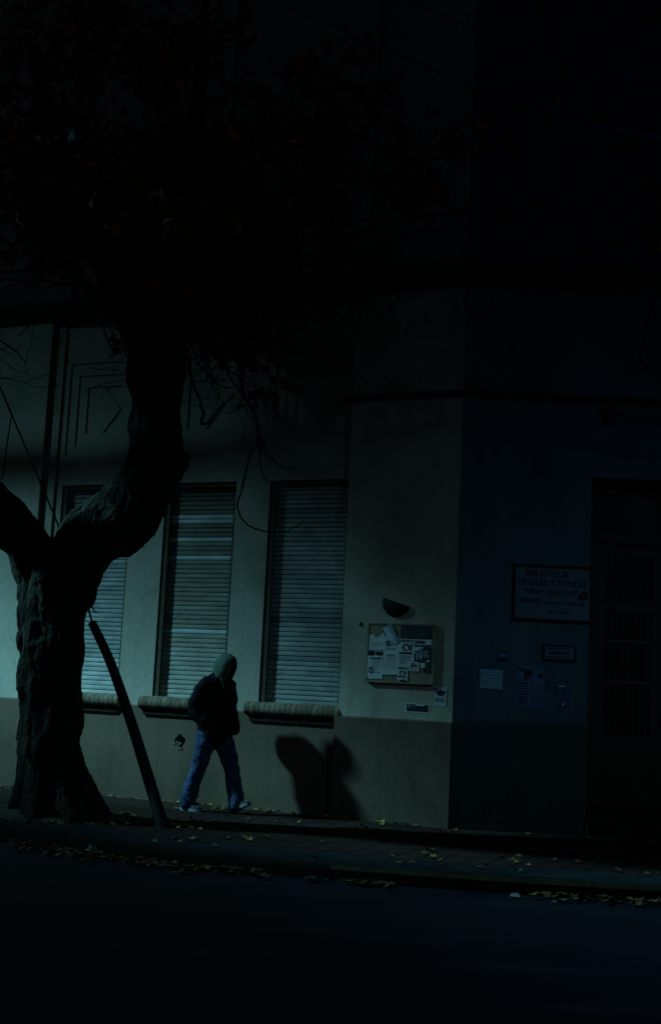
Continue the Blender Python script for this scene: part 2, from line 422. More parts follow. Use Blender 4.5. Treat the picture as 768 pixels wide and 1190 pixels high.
# dado along the cream walls, 2 cm proud, with a sloped top edge
mb = MB()
def dado(s0, s1, d, top):
    sheet(mb, FL, s0, s1, 0.10, top - 0.012, d)
    mb.quad(FL(s0, d, top - 0.012), FL(s1, d, top - 0.012), FL(s1, d + 0.02, top + 0.003), FL(s0, d + 0.02, top + 0.003))
    for s in (s0, s1):
        mb.quad(FL(s, d, 0.1), FL(s, d + 0.1, 0.1), FL(s, d + 0.1, top - 0.012), FL(s, d, top - 0.012))
dado(-18, -5.60, -0.02, 1.235); dado(-5.60, -5.42, 0.035, 1.235); dado(-5.42, -1.36, 0.06, 1.235); dado(-1.36, -0.001, -0.02, 1.245)
mb.build('dado', PL_DADO, BLD)
# blue wall, door opening s 1.45..3.25
mb = MB(); DO = (1.45, 3.25, 0.10, 3.985)
sheet(mb, FR, 0, 22, 1.275, 6.12, 0.0, [DO])
o = mb.build('front_wall', PL_BLUE, BLD); o['label'] = 'dark blue painted front wall beside the door'
mb = MB()
for a, b in ((0.0, 1.45), (3.25, 22)):
    sheet(mb, FR, a, b, 0.10, 1.263, -0.015)
    mb.quad(FR(a, -0.015, 1.263), FR(b, -0.015, 1.263), FR(b, 0.003, 1.2655), FR(a, 0.003, 1.2655)); mb.quad(FR(a, -0.0015, 1.2652), FR(b, -0.0015, 1.2652), FR(b, -0.0015, 1.277), FR(a, -0.0015, 1.277))
for s in (1.45, 3.25): mb.quad(FR(s, -0.015, 0.1), FR(s, 0.3, 0.1), FR(s, 0.3, 1.263), FR(s, -0.015, 1.263))
o = mb.build('dado', PL_BLUED, BLD); o['label'] = 'dark blue dado of the front wall'
mb = MB(); reveal(mb, FR, *DO, 0.0, 0.42); mb.build('doorway', M_DOOR, BLD)
# upper storey
mb = MB()
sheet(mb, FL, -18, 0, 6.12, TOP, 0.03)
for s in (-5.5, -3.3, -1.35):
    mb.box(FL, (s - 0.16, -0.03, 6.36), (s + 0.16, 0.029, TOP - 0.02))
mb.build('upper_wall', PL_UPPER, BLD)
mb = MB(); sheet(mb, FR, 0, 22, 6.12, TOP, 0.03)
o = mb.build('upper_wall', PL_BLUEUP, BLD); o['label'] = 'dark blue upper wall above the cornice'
mb = MB()
P = [FL(-18, 0.03, TOP), FL(0, 0.03, TOP), FR(22, 0.03, TOP), FR(22, 12, TOP), FL(-18, 12, TOP)]
mb.add(P, [(0, 1, 2, 3, 4)])
Q = [FL(-18, 0.03, 0), FL(-18, 12, 0), FR(22, 12, 0), FR(22, 0.03, 0)]
q = [Vector((p.x, p.y, TOP)) for p in Q]
for i in range(3): mb.quad(Q[i], Q[i + 1], q[i + 1], q[i])
mb.build('roof', PL_UPPER, BLD)
# mouldings that run round the corner: mitred profiles
def moulding(name, prof, s0, s1, m):
    """prof: (depth, height) list, run along the left wall from s0 and along the right wall to s1, mitred at the corner"""
    mb = MB(); n = len(prof); k = math.tan(TH / 2)
    rows = [[FL(s0, d, z) for d, z in prof], [FL(-d * k, d, z) for d, z in prof], [FR(s1, d, z) for d, z in prof]]
    V = [p for r in rows for p in r]; Fs = []
    for r in range(2):
        for i in range(n):
            j = (i + 1) % n; Fs.append((r * n + i, r * n + j, (r + 1) * n + j, (r + 1) * n + i))
    Fs += [tuple(range(n))[::-1], tuple(range(2 * n, 3 * n))]
    mb.add(V, Fs); return mb.build(name, m, BLD)
moulding('cornice', [(0.1, 6.10), (-0.03, 6.10), (-0.05, 6.16), (-0.10, 6.22), (-0.13, 6.30), (-0.13, 6.36), (0.1, 6.38)], -18, 22, M_MOULD)
moulding('ledge', [(0.06, 4.835), (-0.05, 4.835), (-0.065, 4.86), (-0.065, 4.895), (0.06, 4.92)], -1.45, 22, M_MOULD)

# stepped relief panels over the windows
for c, (a, b, z0, z1) in zip(RELC, relA):
    mb = MB(); D0, D1, D2, D3 = 0.08, 0.095, 0.110, 0.125
    rb = (c - 0.40, min(c + 0.40, -1.40), 4.45, 5.37); rc = (c - 0.265, min(c + 0.265, -1.43), 4.61, 5.22)
    reveal(mb, FL, a, b, z0, z1, D0, D1); sheet(mb, FL, a, b, z0, z1, D1, [rb])
    reveal(mb, FL, *rb, D1, D2); sheet(mb, FL, *rb, D2, [rc])
    reveal(mb, FL, *rc, D2, D3); sheet(mb, FL, *rc, D3)
    dia = [(c - 0.24, 4.915), (c, 4.625), (c + 0.24, 4.915), (c, 5.205)]
    F0 = [FL(s, D3 + 0.002, z) for s, z in dia]; F1 = [FL(s, D3 - 0.014, z) for s, z in dia]
    mb.add(F0 + F1, [(4, 5, 6, 7)] + [(i, (i + 1) % 4, 4 + (i + 1) % 4, 4 + i) for i in range(4)])
    mb.build('relief_panel', PL_CREAM, BLD)

# windows: frame, roller shutter, brick sill
random.seed(11)
for wi, (a, b) in enumerate(W_S):
    fr = MB(); reveal(fr, FL, a, b, ZS, ZT, 0.08, 0.26)
    fr.quad(FL(a, 0.26, ZS), FL(b, 0.26, ZS), FL(b, 0.26, ZT), FL(a, 0.26, ZT))
    win = fr.build('window', M_REVEAL, BLD)
    g = MB()
    g.box(FL, (a + 0.003, 0.135, ZS), (a + 0.05, 0.20, ZT - 0.003)); g.box(FL, (b - 0.05, 0.135, ZS), (b - 0.003, 0.20, ZT - 0.003))
    g.box(FL, (a + 0.05, 0.13, ZT - 0.06), (b - 0.05, 0.21, ZT - 0.003))
    g.build('shutter_guide', M_GUIDE, win)
    g = MB(); g.box(FL, (a + 0.002, 0.096, ZS + 0.002), (a + 0.072, 0.134, ZT - 0.002)); g.box(FL, (a + 0.073, 0.10, ZT - 0.058), (b - 0.002, 0.129, ZT - 0.002))  # flat strips left and top, dark colour standing for the shaded reveal
    g.build('reveal_band', M_REVEALBAND, win)
    sh = MB(); p = 0.0555; n = int((ZT - 0.06 - ZS) / p) + 1
    bright = {0: [], 1: [6, 7, 11, 15, 31], 2: []}[wi]
    for k in range(n):
        zt = ZT - 0.055 - k * p; zb = zt - p + 0.007
        if zb < ZS - 0.03: break
        t = 0.80 + 0.2 * random.random()
        if wi == 1:
            up = max(0, 1 - k / 26)
            t = (0.46 + 0.14 * random.random()) * (1 - 0.25 * up) + (0.30 * (k / n))
            tn = (t * 1.0, t * 0.98, t * 0.88)
            if k in bright: tn = (1.2, 1.4, 1.5)
            elif k > 34: tn = (t * 1.15, t * 1.2, t * 1.15)
        elif wi == 2:
            tn = (t * 0.88, t * 0.98, t * 1.0)
            if k in (5, 28, 36): tn = (0.5, 0.56, 0.6)
        else:
            tn = (t * 0.85, t * 0.95, t * 1.0)
            if k > 37: tn = (t * 1.2, t * 1.3, t * 1.35)
        jit = random.uniform(-0.002, 0.002)
        prof = [(0.166, zb), (0.1565 + jit, zb + 0.003), (0.1545 + jit, zb + 0.016), (0.1545 + jit, zb + 0.032), (0.1565 + jit, zt - 0.003), (0.166, zt)]
        for (d0, q0), (d1, q1) in zip(prof, prof[1:]):
            sh.quad(FL(a + 0.045, d0, q0), FL(b - 0.045, d0, q0), FL(b - 0.045, d1, q1), FL(a + 0.045, d1, q1), 0, tn)
        # lip between slats, broken into ventilation slots
        x = a + 0.05
        while x < b - 0.09:
            l = random.choice((0.035, 0.035, 0.06)); dk = random.random() < (0.65 if wi == 2 else 0.4)
            sh.quad(FL(x, 0.1665, zb - 0.008), FL(x + l, 0.1665, zb - 0.008), FL(x + l, 0.1665, zb + 0.001), FL(x, 0.1665, zb + 0.001), 0, (0.07, 0.08, 0.09) if dk else (0.3, 0.32, 0.33))
            x += l
    sh.quad(FL(a + 0.04, 0.172, ZS), FL(b - 0.04, 0.172, ZS), FL(b - 0.04, 0.172, ZT - 0.05), FL(a + 0.04, 0.172, ZT - 0.05), 0, (0.03, 0.035, 0.04))
    s = sh.build('shutter', M_SHUT, win); s['label'] = ['lowered grey blue roller shutter', 'lowered brownish roller shutter with several pale slats', 'lowered bluish roller shutter with slotted slats'][wi]
    # bullnose brick sill
    sl = MB(); s0, s1 = a - 0.135, b + 0.06
    if wi == 2: s1 = b + 0.03
    nb = round((s1 - s0) / 0.066)
    w = (s1 - s0) / nb
    for k in range(nb):
        x0 = s0 + k * w + 0.003; x1 = x0 + w - 0.007
        e = random.uniform(-0.0025, 0.0025); t = random.uniform(0.6, 1.1); tn = (t, t * random.uniform(0.92, 1.02), t * random.uniform(0.85, 1.0))
        zc, R = 1.270, 0.078
        pr = [(0.18, 1.352 + e), (0.09, 1.347 + e)]
        for q in range(15):
            an = rad(90 - 180 / 14 * q); pr.append((0.055 - R * math.cos(an) + e, zc + R * math.sin(an) + e))
        pr.append((0.18, 1.195))
        sl.prism(FL, pr[::-1], x0, x1, 0, tn)
    sl.prism(FL, [(0.18, 1.19), (0.18, 1.33), (0.062, 1.325), (0.008, 1.27), (0.062, 1.212)], s0 + 0.004, s1 - 0.004, 0, (0.25, 0.24, 0.22))
    sl.box(FL, (s0 + 0.05, 0.035, 1.13), (s1 - 0.03, 0.07, 1.194), 0, (0.04, 0.04, 0.04))  # near-black strip in place of the shadow under the sill
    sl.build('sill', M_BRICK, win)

# diamond-shaped hole in the dado: a flat patch, its inner shade painted near-black
mb = MB(); c = (-3.355, 0.845)
pts = [(-0.075, 0.0), (-0.055, 0.03), (-0.01, 0.085), (0.03, 0.06), (0.072, 0.03), (0.06, -0.02), (0.03, -0.06), (0.0, -0.075), (-0.05, -0.035)]
mb.add([FL(c[0] + x, 0.057, c[1] + z) for x, z in pts], [tuple(range(len(pts)))[::-1]])
h = mb.build('wall_hole', M_HOLE, BLD)
mb = MB()
for x, z, r in ((0.01, -0.04, 0.03), (-0.025, -0.02, 0.02), (0.03, -0.085, 0.018), (-0.005, -0.10, 0.012), (-0.07, -0.04, 0.012)): mb.blob(FL(c[0] + x, 0.056, c[1] + z), (r, r * 0.5, r * 0.8), 7, 5)
mb.build('rubble', M_RUB, h)

# door: two leaves with barred glass over solid panels, transom and steps
DR = MB(); d0 = 0.36
DR.box(FR, (1.452, d0 - 0.06, 0.40), (1.55, d0 + 0.05, 3.98)); DR.box(FR, (3.15, d0 - 0.06, 0.40), (3.248, d0 + 0.05, 3.98))
DR.box(FR, (1.55, d0 - 0.06, 3.86), (3.15, d0 + 0.05, 3.98)); DR.box(FR, (1.55, d0 - 0.075, 3.30), (3.15, d0 + 0.05, 3.40))
door = DR.build('door', M_DOOR, BLD); door['label'] = 'recessed dark double door with barred upper panels'
g = MB(); g.box(FR, (1.55, d0 + 0.0, 3.40), (3.15, d0 + 0.02, 3.86)); g.build('transom_pane', M_GLASS, door)
for s0 in (1.553, 2.352):
    lf = MB(); w = 0.795; s1 = s0 + w
    lf.box(FR, (s0, d0 - 0.03, 0.42), (s0 + 0.13, d0 + 0.03, 3.295)); lf.box(FR, (s1 - 0.13, d0 - 0.03, 0.42), (s1, d0 + 0.03, 3.295))
    for z0, z1 in ((0.42, 0.62), (1.02, 1.18), (2.55, 2.62), (3.16, 3.295)): lf.box(FR, (s0 + 0.13, d0 - 0.028, z0), (s1 - 0.13, d0 + 0.028, z1))
    lf.box(FR, (s0 + 0.13, d0 - 0.012, 0.62), (s1 - 0.13, d0 + 0.02, 1.02))
    lf.box(FR, (s0 + 0.19, d0 - 0.026, 0.68), (s1 - 0.19, d0 - 0.011, 0.96))
    L = lf.build('door_leaf', M_DOOR, door)
    g = MB(); g.box(FR, (s0 + 0.13, d0 + 0.005, 1.18), (s1 - 0.13, d0 + 0.015, 3.16)); g.build('pane', M_GLASS, door)
    g = MB()
    for k in range(4):
        x = s0 + 0.13 + (k + 0.5) * (w - 0.26) / 4
        g.tube([FR(x, d0 - 0.02, 1.18), FR(x, d0 - 0.02, 3.16)], 0.011, 6)
    for z in (1.75, 2.2): g.box(FR, (s0 + 0.12, d0 - 0.036, z), (s1 - 0.12, d0 - 0.024, z + 0.03))
    g.build('grille', M_IRON, door)
g = MB(); g.tube([FR(2.32, d0 - 0.03, 1.42), FR(2.32, d0 - 0.09, 1.42), FR(2.32, d0 - 0.09, 1.30), FR(2.32, d0 - 0.03, 1.30)], 0.012, 6); g.build('handle', M_IRON, door)
g = MB()
g.prism(FR, [(0.42, 0.12), (0.42, 0.40), (0.10, 0.40), (0.09, 0.39), (0.09, 0.27), (-0.08, 0.27), (-0.09, 0.26), (-0.09, 0.12)][::-1], 1.451, 3.249)
g.build('step', M_STEP, BLD)

# ------------------------------------------------------------------ wall fittings, notices, signs
def sheet_fn(F, s0, z0, d, seed, amp=0.004):
    def fn(s, z, lift=0.0):
        n = mnoise.noise(Vector((s * 7 + seed, z * 7, seed * 1.7))) * amp + mnoise.noise(Vector((s * 19 + seed, z * 19, seed))) * amp * 0.35
        return F(s, d - 0.002 - amp - n - lift, z)
    return fn
def paper(F, s0, z0, w, h, d, label, seed, m=None, tone=(1, 1, 1), skew=0.0, torn=None, group=None, cat='notice', name='paper_notice', amp=0.004, nx=6, ny=8):
    """a pasted sheet with slight cockling; skew tilts it, torn cuts a corner.  Returns thing, point function on its face"""
    base = sheet_fn(F, s0, z0, d, seed, amp)
    def P(u, v, lift=0.0):
        return base(s0 + u + skew * v, z0 + v - skew * u, lift)
    mb = MB(); rnd = random.Random(seed)
    V = {}
    for j in range(ny + 1):
        for i in range(nx + 1):
            u, v = w * i / nx, h * j / ny
            if i in (0, nx): u += rnd.uniform(-0.002, 0.002)
            if j in (0, ny): v += rnd.uniform(-0.002, 0.002)
            V[i, j] = P(u, v)
    for j in range(ny):
        for i in range(nx):
            if torn and torn(i / nx + 0.5 / nx, j / ny + 0.5 / ny): continue
            mb.quad(V[i, j], V[i + 1, j], V[i + 1, j + 1], V[i, j + 1], 0, tone)
    o = mb.build(name, m or M_PAPER, None, True, loc=F(s0 + w / 2, d, z0))
    tag(o, label, cat, group); return o, P
def bars(mb, P, rects, mi=0, lift=0.0035):
    for u0, v0, u1, v1 in rects:
        n = max(1, int((u1 - u0) / 0.03)); m = max(1, int((v1 - v0) / 0.03))
        for i in range(n):
            for j in range(m):
                a = u0 + (u1 - u0) * i / n; b = u0 + (u1 - u0) * (i + 1) / n; c = v0 + (v1 - v0) * j / m; e = v0 + (v1 - v0) * (j + 1) / m
                mb.quad(P(a, c, lift), P(b, c, lift), P(b, e, lift), P(a, e, lift), mi)
def lines(mb, P, rnd, u0, u1, v0, v1, pitch=0.014, th=0.005, mi=0):
    v = v1
    while v > v0:
        u = u0
        while u < u1 - 0.01:
            l = rnd.uniform(0.012, 0.05); bars(mb, P, [(u, v - th, min(u + l, u1), v)], mi); u += l + 0.008
            if rnd.random() < 0.08: break
        v -= pitch

# notice board
NB = thing('notice_board', 'shallow wooden notice board box covered in torn papers on the pale pier', 'notice board', tuple(FL(-0.605, 0, 1.64)))
mb = MB(); mb.box(FL, (-0.985, -0.035, 1.65), (-0.225, -0.001, 2.27))
mb.build('back_panel', M_BOARD, NB)
mb = MB()
for a, b in (((-0.995, -0.045, 1.632), (-0.215, -0.002, 1.65)), ((-0.995, -0.042, 2.27), (-0.215, -0.002, 2.285)), ((-0.998, -0.042, 1.65), (-0.985, -0.002, 2.27)), ((-0.225, -0.042, 1.65), (-0.212, -0.002, 2.27))): mb.box(FL, a, b)
mb.build('frame', M_BOARD, NB)
BD = -0.036
def zx(x): return -0.985 + (x - 55) / 625 * 0.76
def zy(y): return 2.27 - (y - 95) / 535 * 0.62
def bpaper(x0, x1, y0, y1, label, seed, lift=0.0, **k):
    return paper(FL, zx(x0), zy(y1), zx(x1) - zx(x0), zy(y0) - zy(y1), BD - lift, label, seed, **k)
GP = 'papers pasted on the notice board'
rnd = random.Random(5)
PR = []
o, P = bpaper(64, 208, 175, 338, 'blank pale sheet torn along its top, at upper left of the notice board', 1, torn=lambda u, v: v > 0.75 and abs(u - 0.45) < (v - 0.70) * 1.7, group=GP)
mb = MB(); lines(mb, P, rnd, 0.02, 0.15, 0.04, 0.08, 0.018, 0.003, 1); mb.build('print', [M_INK, M_GREYINK], o)
o, P = bpaper(57, 203, 345, 612, 'tall pale sheet with a dark picture heading, lowest on the left of the notice board', 2, group=GP)
mb = MB(); bars(mb, P, [(0.0, 0.255, 0.075, 0.305), (0.09, 0.258, 0.17, 0.30), (0.025, 0.218, 0.16, 0.232), (0.02, 0.062, 0.062, 0.072), (0.02, 0.072, 0.032, 0.115), (0.05, 0.072, 0.062, 0.115), (0.02, 0.115, 0.062, 0.128)]); lines(mb, P, rnd, 0.05, 0.16, 0.07, 0.205, 0.019, 0.005, 1); mb.build('print', [M_INK, M_GREYINK], o)
o, P = bpaper(206, 358, 205, 345, 'square sheet with a round dark emblem, upper middle of the notice board', 3, group=GP)
mb = MB()
for k in range(11):
    a0, a1 = rad(40 + 28 * k), rad(68 + 28 * k); c = (0.055, 0.085)
    q = [(c[0] + r * math.cos(a), c[1] + r * math.sin(a)) for r, a in ((0.020, a0), (0.032, a0), (0.032, a1), (0.020, a1))]
    mb.quad(*[P(u, v, 0.0035) for u, v in q])
bars(mb, P, [(0.05, 0.075, 0.062, 0.10)]); lines(mb, P, rnd, 0.02, 0.16, 0.01, 0.05, 0.016, 0.005, 1); bars(mb, P, [(0.09, 0.07, 0.16, 0.12)], 1); mb.build('print', [M_INK, M_GREYINK], o)
o, P = bpaper(206, 358, 343, 566, 'long pale sheet with faint typing, in the middle of the notice board', 4, lift=0.002, group=GP)
mb = MB(); lines(mb, P, rnd, 0.03, 0.16, 0.06, 0.2, 0.024, 0.004, 1); bars(mb, P, [(0.04, 0.205, 0.125, 0.216)], 1); mb.build('print', [M_INK, M_GREYINK], o)
# peeled strip hanging off the middle sheet
mb = MB(); n = 10
for i in range(n):
    def q(t, e):
        s = zx(228 + 104 * t); z = zy(110 + 165 * t)
        return FL(s + e * 0.05 * (1 - 0.4 * t), BD - 0.009 - 0.006 * math.sin(math.pi * (t * 0.9 + 0.05)) - e * 0.006, z + e * 0.028)
    t0, t1 = i / n, (i + 1) / n
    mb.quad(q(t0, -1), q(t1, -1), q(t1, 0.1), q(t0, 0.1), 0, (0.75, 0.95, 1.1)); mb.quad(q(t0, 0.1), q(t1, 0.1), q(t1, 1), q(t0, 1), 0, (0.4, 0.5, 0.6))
tag(mb.build('paper_strip', M_PAPER, None, True, loc=FL(zx(290), BD, zy(190))), 'peeling curled strip of paper across the top of the notice board', 'paper strip')
o, P = bpaper(365, 657, 105, 224, 'wide dark navy sheet at the top right of the notice board', 6, m=M_NAVY, group=GP)
mb = MB(); lines(mb, P, rnd, 0.03, 0.33, 0.03, 0.11, 0.022, 0.004, 0); mb.build('print', [M_GREYINK], o)
o, P = bpaper(362, 502, 226, 482, 'white sheet with the larger CV heading, right of centre on the notice board', 7, lift=0.001, group=GP)
mb = MB(); put_text(mb, lambda u, v: P(u, v, 0.004), 'ARMADO', 0.008, 0.262, 0.155, 0.028, 0.014); put_text(mb, lambda u, v: P(u, v, 0.004), 'CV', 0.026, 0.166, 0.115, 0.078, 0.02)
bars(mb, P, [(0.004, 0.132, 0.145, 0.152)]); lines(mb, P, rnd, 0.01, 0.15, 0.02, 0.115, 0.016, 0.006, 1); mb.build('print', [M_INK, M_GREYINK], o)
o, P = bpaper(506, 658, 226, 278, 'narrow pale heading strip right of the larger CV sheet', 8, group=GP)
mb = MB(); lines(mb, P, random.Random(3), 0.01, 0.175, 0.012, 0.045, 0.05, 0.028, 0); mb.build('print', [M_INK], o)
o, P = bpaper(500, 655, 282, 446, 'dark crowded poster with torn white scraps, right edge of the notice board', 9, m=M_NAVY, group=GP, amp=0.006)
mb = MB(); bars(mb, P, [(0.0, 0.148, 0.1, 0.172), (0.002, 0.13, 0.06, 0.15)], 0)
lines(mb, P, random.Random(8), 0.06, 0.17, 0.06, 0.13, 0.02, 0.008, 0); bars(mb, P, [(0.03, 0.03, 0.045, 0.11), (0.07, 0.04, 0.085, 0.09), (0.15, 0.01, 0.18, 0.03), (0.0, 0.10, 0.02, 0.12)], 0)
mb.build('print', [M_PAPER], o)
o, P = bpaper(350, 446, 482, 626, 'small white sheet with the smaller CV heading, low on the notice board', 10, lift=0.003, group=GP)
mb = MB(); put_text(mb, lambda u, v: P(u, v, 0.004), 'ARMADO', 0.004, 0.132, 0.105, 0.026, 0.014); put_text(mb, lambda u, v: P(u, v, 0.004), 'CV', 0.02, 0.064, 0.078, 0.054, 0.02)
bars(mb, P, [(0.01, 0.044, 0.10, 0.057), (0.02, 0.0, 0.105, 0.014), (0.045, 0.014, 0.085, 0.024)]); mb.build('print', [M_INK], o)
o, P = bpaper(452, 550, 440, 526, 'small white card with a dark figure beside the smaller CV sheet', 12, lift=0.004, group=GP)
mb = MB(); bars(mb, P, [(0.03, 0.04, 0.055, 0.07), (0.04, 0.065, 0.06, 0.09), (0.07, 0.045, 0.095, 0.075)]); lines(mb, P, rnd, 0.01, 0.1, 0.01, 0.03, 0.013, 0.004, 1); mb.build('print', [M_INK, M_GREYINK], o)
o, P = bpaper(562, 608, 446, 490, 'tiny blank white slip under the dark crowded poster', 13, lift=0.004, group=GP)
o, P = bpaper(594, 660, 450, 532, 'small black sheet at the lower right corner of the notice board', 14, lift=0.001, m=M_INK, group=GP)
mb = MB(); lines(mb, P, rnd, 0.01, 0.07, 0.05, 0.085, 0.03, 0.012, 0); bars(mb, P, [(0.02, 0.02, 0.08, 0.026)]); mb.build('print', [M_GREYINK], o)

# papers under the board
o, P = paper(FL, -0.535, 1.325, 0.275, 0.10, 0.0, 'small black sticker with white border below the notice board', 21, tone=(1, 1, 1), cat='sticker', name='wall_sticker', amp=0.002, torn=lambda u, v: v > 0.85 and 0.45 < u < 0.8)
mb = MB(); bars(mb, P, [(0.012, 0.014, 0.262, 0.075), (0.012, 0.075, 0.12, 0.09), (0.22, 0.075, 0.262, 0.09)], 0)
lines(mb, P, random.Random(2), 0.02, 0.12, 0.045, 0.082, 0.045, 0.026, 1); o2 = mb.build('print', [M_INK, M_GREYINK], o)
o, P = paper(FL, -0.208, 1.41, 0.135, 0.205, 0.0, 'small white notice with dark handwriting right below the board corner', 22, tone=(0.7, 0.8, 0.85), cat='notice', amp=0.003, skew=0.02)
mb = MB(); bars(mb, P, [(0.015, 0.135, 0.12, 0.165), (0.03, 0.115, 0.1, 0.135), (0.0, 0.175, 0.03, 0.19)], 0); lines(mb, P, rnd, 0.01, 0.125, 0.05, 0.09, 0.018, 0.009, 1); mb.build('print', [M_INK, M_GREYINK], o)
mb = MB(); mb.blob(FL(-1.10, -0.004, 2.27), (0.022, 0.012, 0.022), 10, 6); mb.blob(FL(-1.10, -0.010, 2.27), (0.011, 0.008, 0.011), 8, 5)
tag(mb.build('wall_plug', M_LAMP, None, True, loc=FL(-1.10, 0, 2.27)), 'small round black plug in the plaster left of the notice board', 'plug')
# half-bowl fitting above the board (tilted rim)
mb = MB(); n, m = 16, 8; c = (-0.685, 2.525); R, H, Dp = 0.165, 0.17, 0.075
def bowl(k, j, sc=1.0):
    a = math.pi * k / n; b = (math.pi / 2) * j / m
    x = -R * math.cos(a) * math.cos(b) * sc; y = -Dp * math.sin(a) * math.cos(b) * sc; z = -H * math.sin(b) * sc
    ti = rad(17); xr = x * math.cos(ti) + z * math.sin(ti); zr = -x * math.sin(ti) + z * math.cos(ti)
    return FL(c[0] + xr, y - 0.001, c[1] + zr)
for k in range(n):
    for j in range(m):
        mb.quad(bowl(k, j), bowl(k + 1, j), bowl(k + 1, j + 1), bowl(k, j + 1)); mb.quad(bowl(k, j, .95), bowl(k, j + 1, .95), bowl(k + 1, j + 1, .95), bowl(k + 1, j, .95))
    mb.quad(bowl(k, 0), bowl(k, 0, .95), bowl(k + 1, 0, .95), bowl(k + 1, 0))
tag(mb.build('wall_bowl', M_LAMP, None, True, loc=FL(c[0], 0, c[1])), 'dark tilted half bowl fixed to the wall above the notice board', 'wall fitting')

# library sign
SG = thing('library_sign', 'large white framed library sign with dark lettering on the blue wall beside the door', 'sign', tuple(FR(1.04, 0, 2.38)))
mb = MB(); mb.box(FR, (0.635, -0.035, 2.40), (1.445, -0.003, 2.955)); mb.build('panel', M_SIGN, SG)
mb = MB()
for a, b in (((0.61, -0.05, 2.375), (1.465, -0.002, 2.40)), ((0.61, -0.05, 2.955), (1.465, -0.002, 2.985)), ((0.618, -0.042, 2.40), (0.635, -0.002, 2.955)), ((1.445, -0.042, 2.40), (1.456, -0.002, 2.955))): mb.box(FR, a, b)
mb.build('frame', M_FRAME, SG)
mb = MB(); fn = lambda x, z: FR(0.635 + x, -0.0375, 2.40 + z)
put_text(mb, fn, 'BIBLIOTECA', 0.105, 0.455, 0.46, 0.072, 0.016); put_text(mb, fn, 'ESCOLAR Y POPULAR', 0.03, 0.355, 0.74, 0.07, 0.016)
put_text(mb, fn, '"FRAY MOCHO"', 0.10, 0.255, 0.57, 0.068, 0.016); put_text(mb, fn, 'HORARIO', 0.03, 0.165, 0.25, 0.055, 0.016)
put_text(mb, fn, 'LUNES A VIERNES', 0.31, 0.157, 0.44, 0.032, 0.016); put_text(mb, fn, '16 A 20 HS', 0.36, 0.055, 0.23, 0.04, 0.016)
mb.build('lettering', M_SIGNINK, SG)
mb = MB(); c = (0.735, 0.26)
for q in ([(-0.055, -0.035), (0.0, -0.055), (0.0, 0.015), (-0.055, 0.03)], [(0.004, -0.055), (0.055, -0.03), (0.055, 0.04), (0.004, 0.015)], [(-0.03, 0.035), (0.004, 0.022), (0.05, 0.048), (0.015, 0.062)]):
    mb.quad(*[fn(c[0] + x, c[1] + z) for x, z in q])
mb.build('emblem', M_RED, SG)
# framed plate
PT = thing('wall_plate', 'small framed plate with three lines of lettering under the library sign', 'plate', tuple(FR(1.13, 0, 1.96)))
mb = MB(); mb.box(FR, (0.975, -0.02, 1.972), (1.29, -0.002, 2.103)); mb.build('panel', M_SIGN, PT)
mb = MB()
for a, b in (((0.955, -0.026, 1.952), (1.31, -0.001, 1.972)), ((0.955, -0.026, 2.103), (1.31, -0.001, 2.123)), ((0.955, -0.025, 1.972), (0.975, -0.001, 2.103)), ((1.29, -0.025, 1.972), (1.31, -0.001, 2.103))): mb.box(FR, a, b)
mb.build('frame', M_FRAME, PT)
mb = MB(); fp = lambda u, v, l=0: FR(0.975 + u, -0.0222, 1.972 + v)
rr = random.Random(4)
lines(mb, fp, rr, 0.03, 0.29, 0.095, 0.115, 0.05, 0.012, 0); lines(mb, fp, rr, 0.05, 0.26, 0.045, 0.082, 0.05, 0.034, 0); lines(mb, fp, rr, 0.03, 0.29, 0.012, 0.025, 0.05, 0.011, 0)
mb.build('lettering', M_SIGNINK, PT)
# stickers and papers on the blue wall
o, P = paper(FR, 0.465, 1.905, 0.12, 0.125, 0.0, 'small deep blue sticker on the blue wall above the pale blue paper', 31, m=M_BLUEINK, cat='sticker', name='wall_sticker', amp=0.002)
mb = MB(); bars(mb, P, [(0.01, 0.02, 0.11, 0.05)], 0); bars(mb, P, [(0.02, 0.07, 0.1, 0.076), (0.02, 0.085, 0.1, 0.091)], 1); mb.build('print', [M_INK, M_BLUEPAPER], o)
o, P = paper(FR, 0.285, 1.625, 0.24, 0.205, 0.0, 'pale blue square paper pasted low on the blue wall near the corner', 32, m=M_BLUEPAPER, cat='notice', amp=0.004, skew=0.02)
mb = MB(); lines(mb, P, rnd, 0.03, 0.22, 0.03, 0.17, 0.03, 0.004, 0); mb.build('print', [M_GREYINK], o)
o, P = paper(FR, 0.675, 1.445, 0.30, 0.44, 0.0, 'tall blue poster with a dark animal-like blot and columns of print on the blue wall', 33, m=M_BLUEPAPER, tone=(1, 1, 1), cat='poster', name='wall_poster', amp=0.006, skew=-0.01)
o.data.materials[0] = mat('faded blue poster', (0.12, 0.20, 0.42), 0.3, 9, 0.7, 0.1)
mb = MB(); bars(mb, P, [(0.09, 0.32, 0.17, 0.40), (0.05, 0.37, 0.10, 0.405), (0.02, 0.395, 0.06, 0.42), (0.16, 0.36, 0.19, 0.385), (0.10, 0.29, 0.12, 0.32), (0.24, 0.31, 0.29, 0.36)], 0)
lines(mb, P, rnd, 0.03, 0.13, 0.03, 0.26, 0.03, 0.014, 0); lines(mb, P, rnd, 0.16, 0.28, 0.03, 0.26, 0.024, 0.008, 1); bars(mb, P, [(0.14, 0.335, 0.165, 0.36)], 2)
mb.build('print', [M_INK, M_NAVY, M_RED], o)
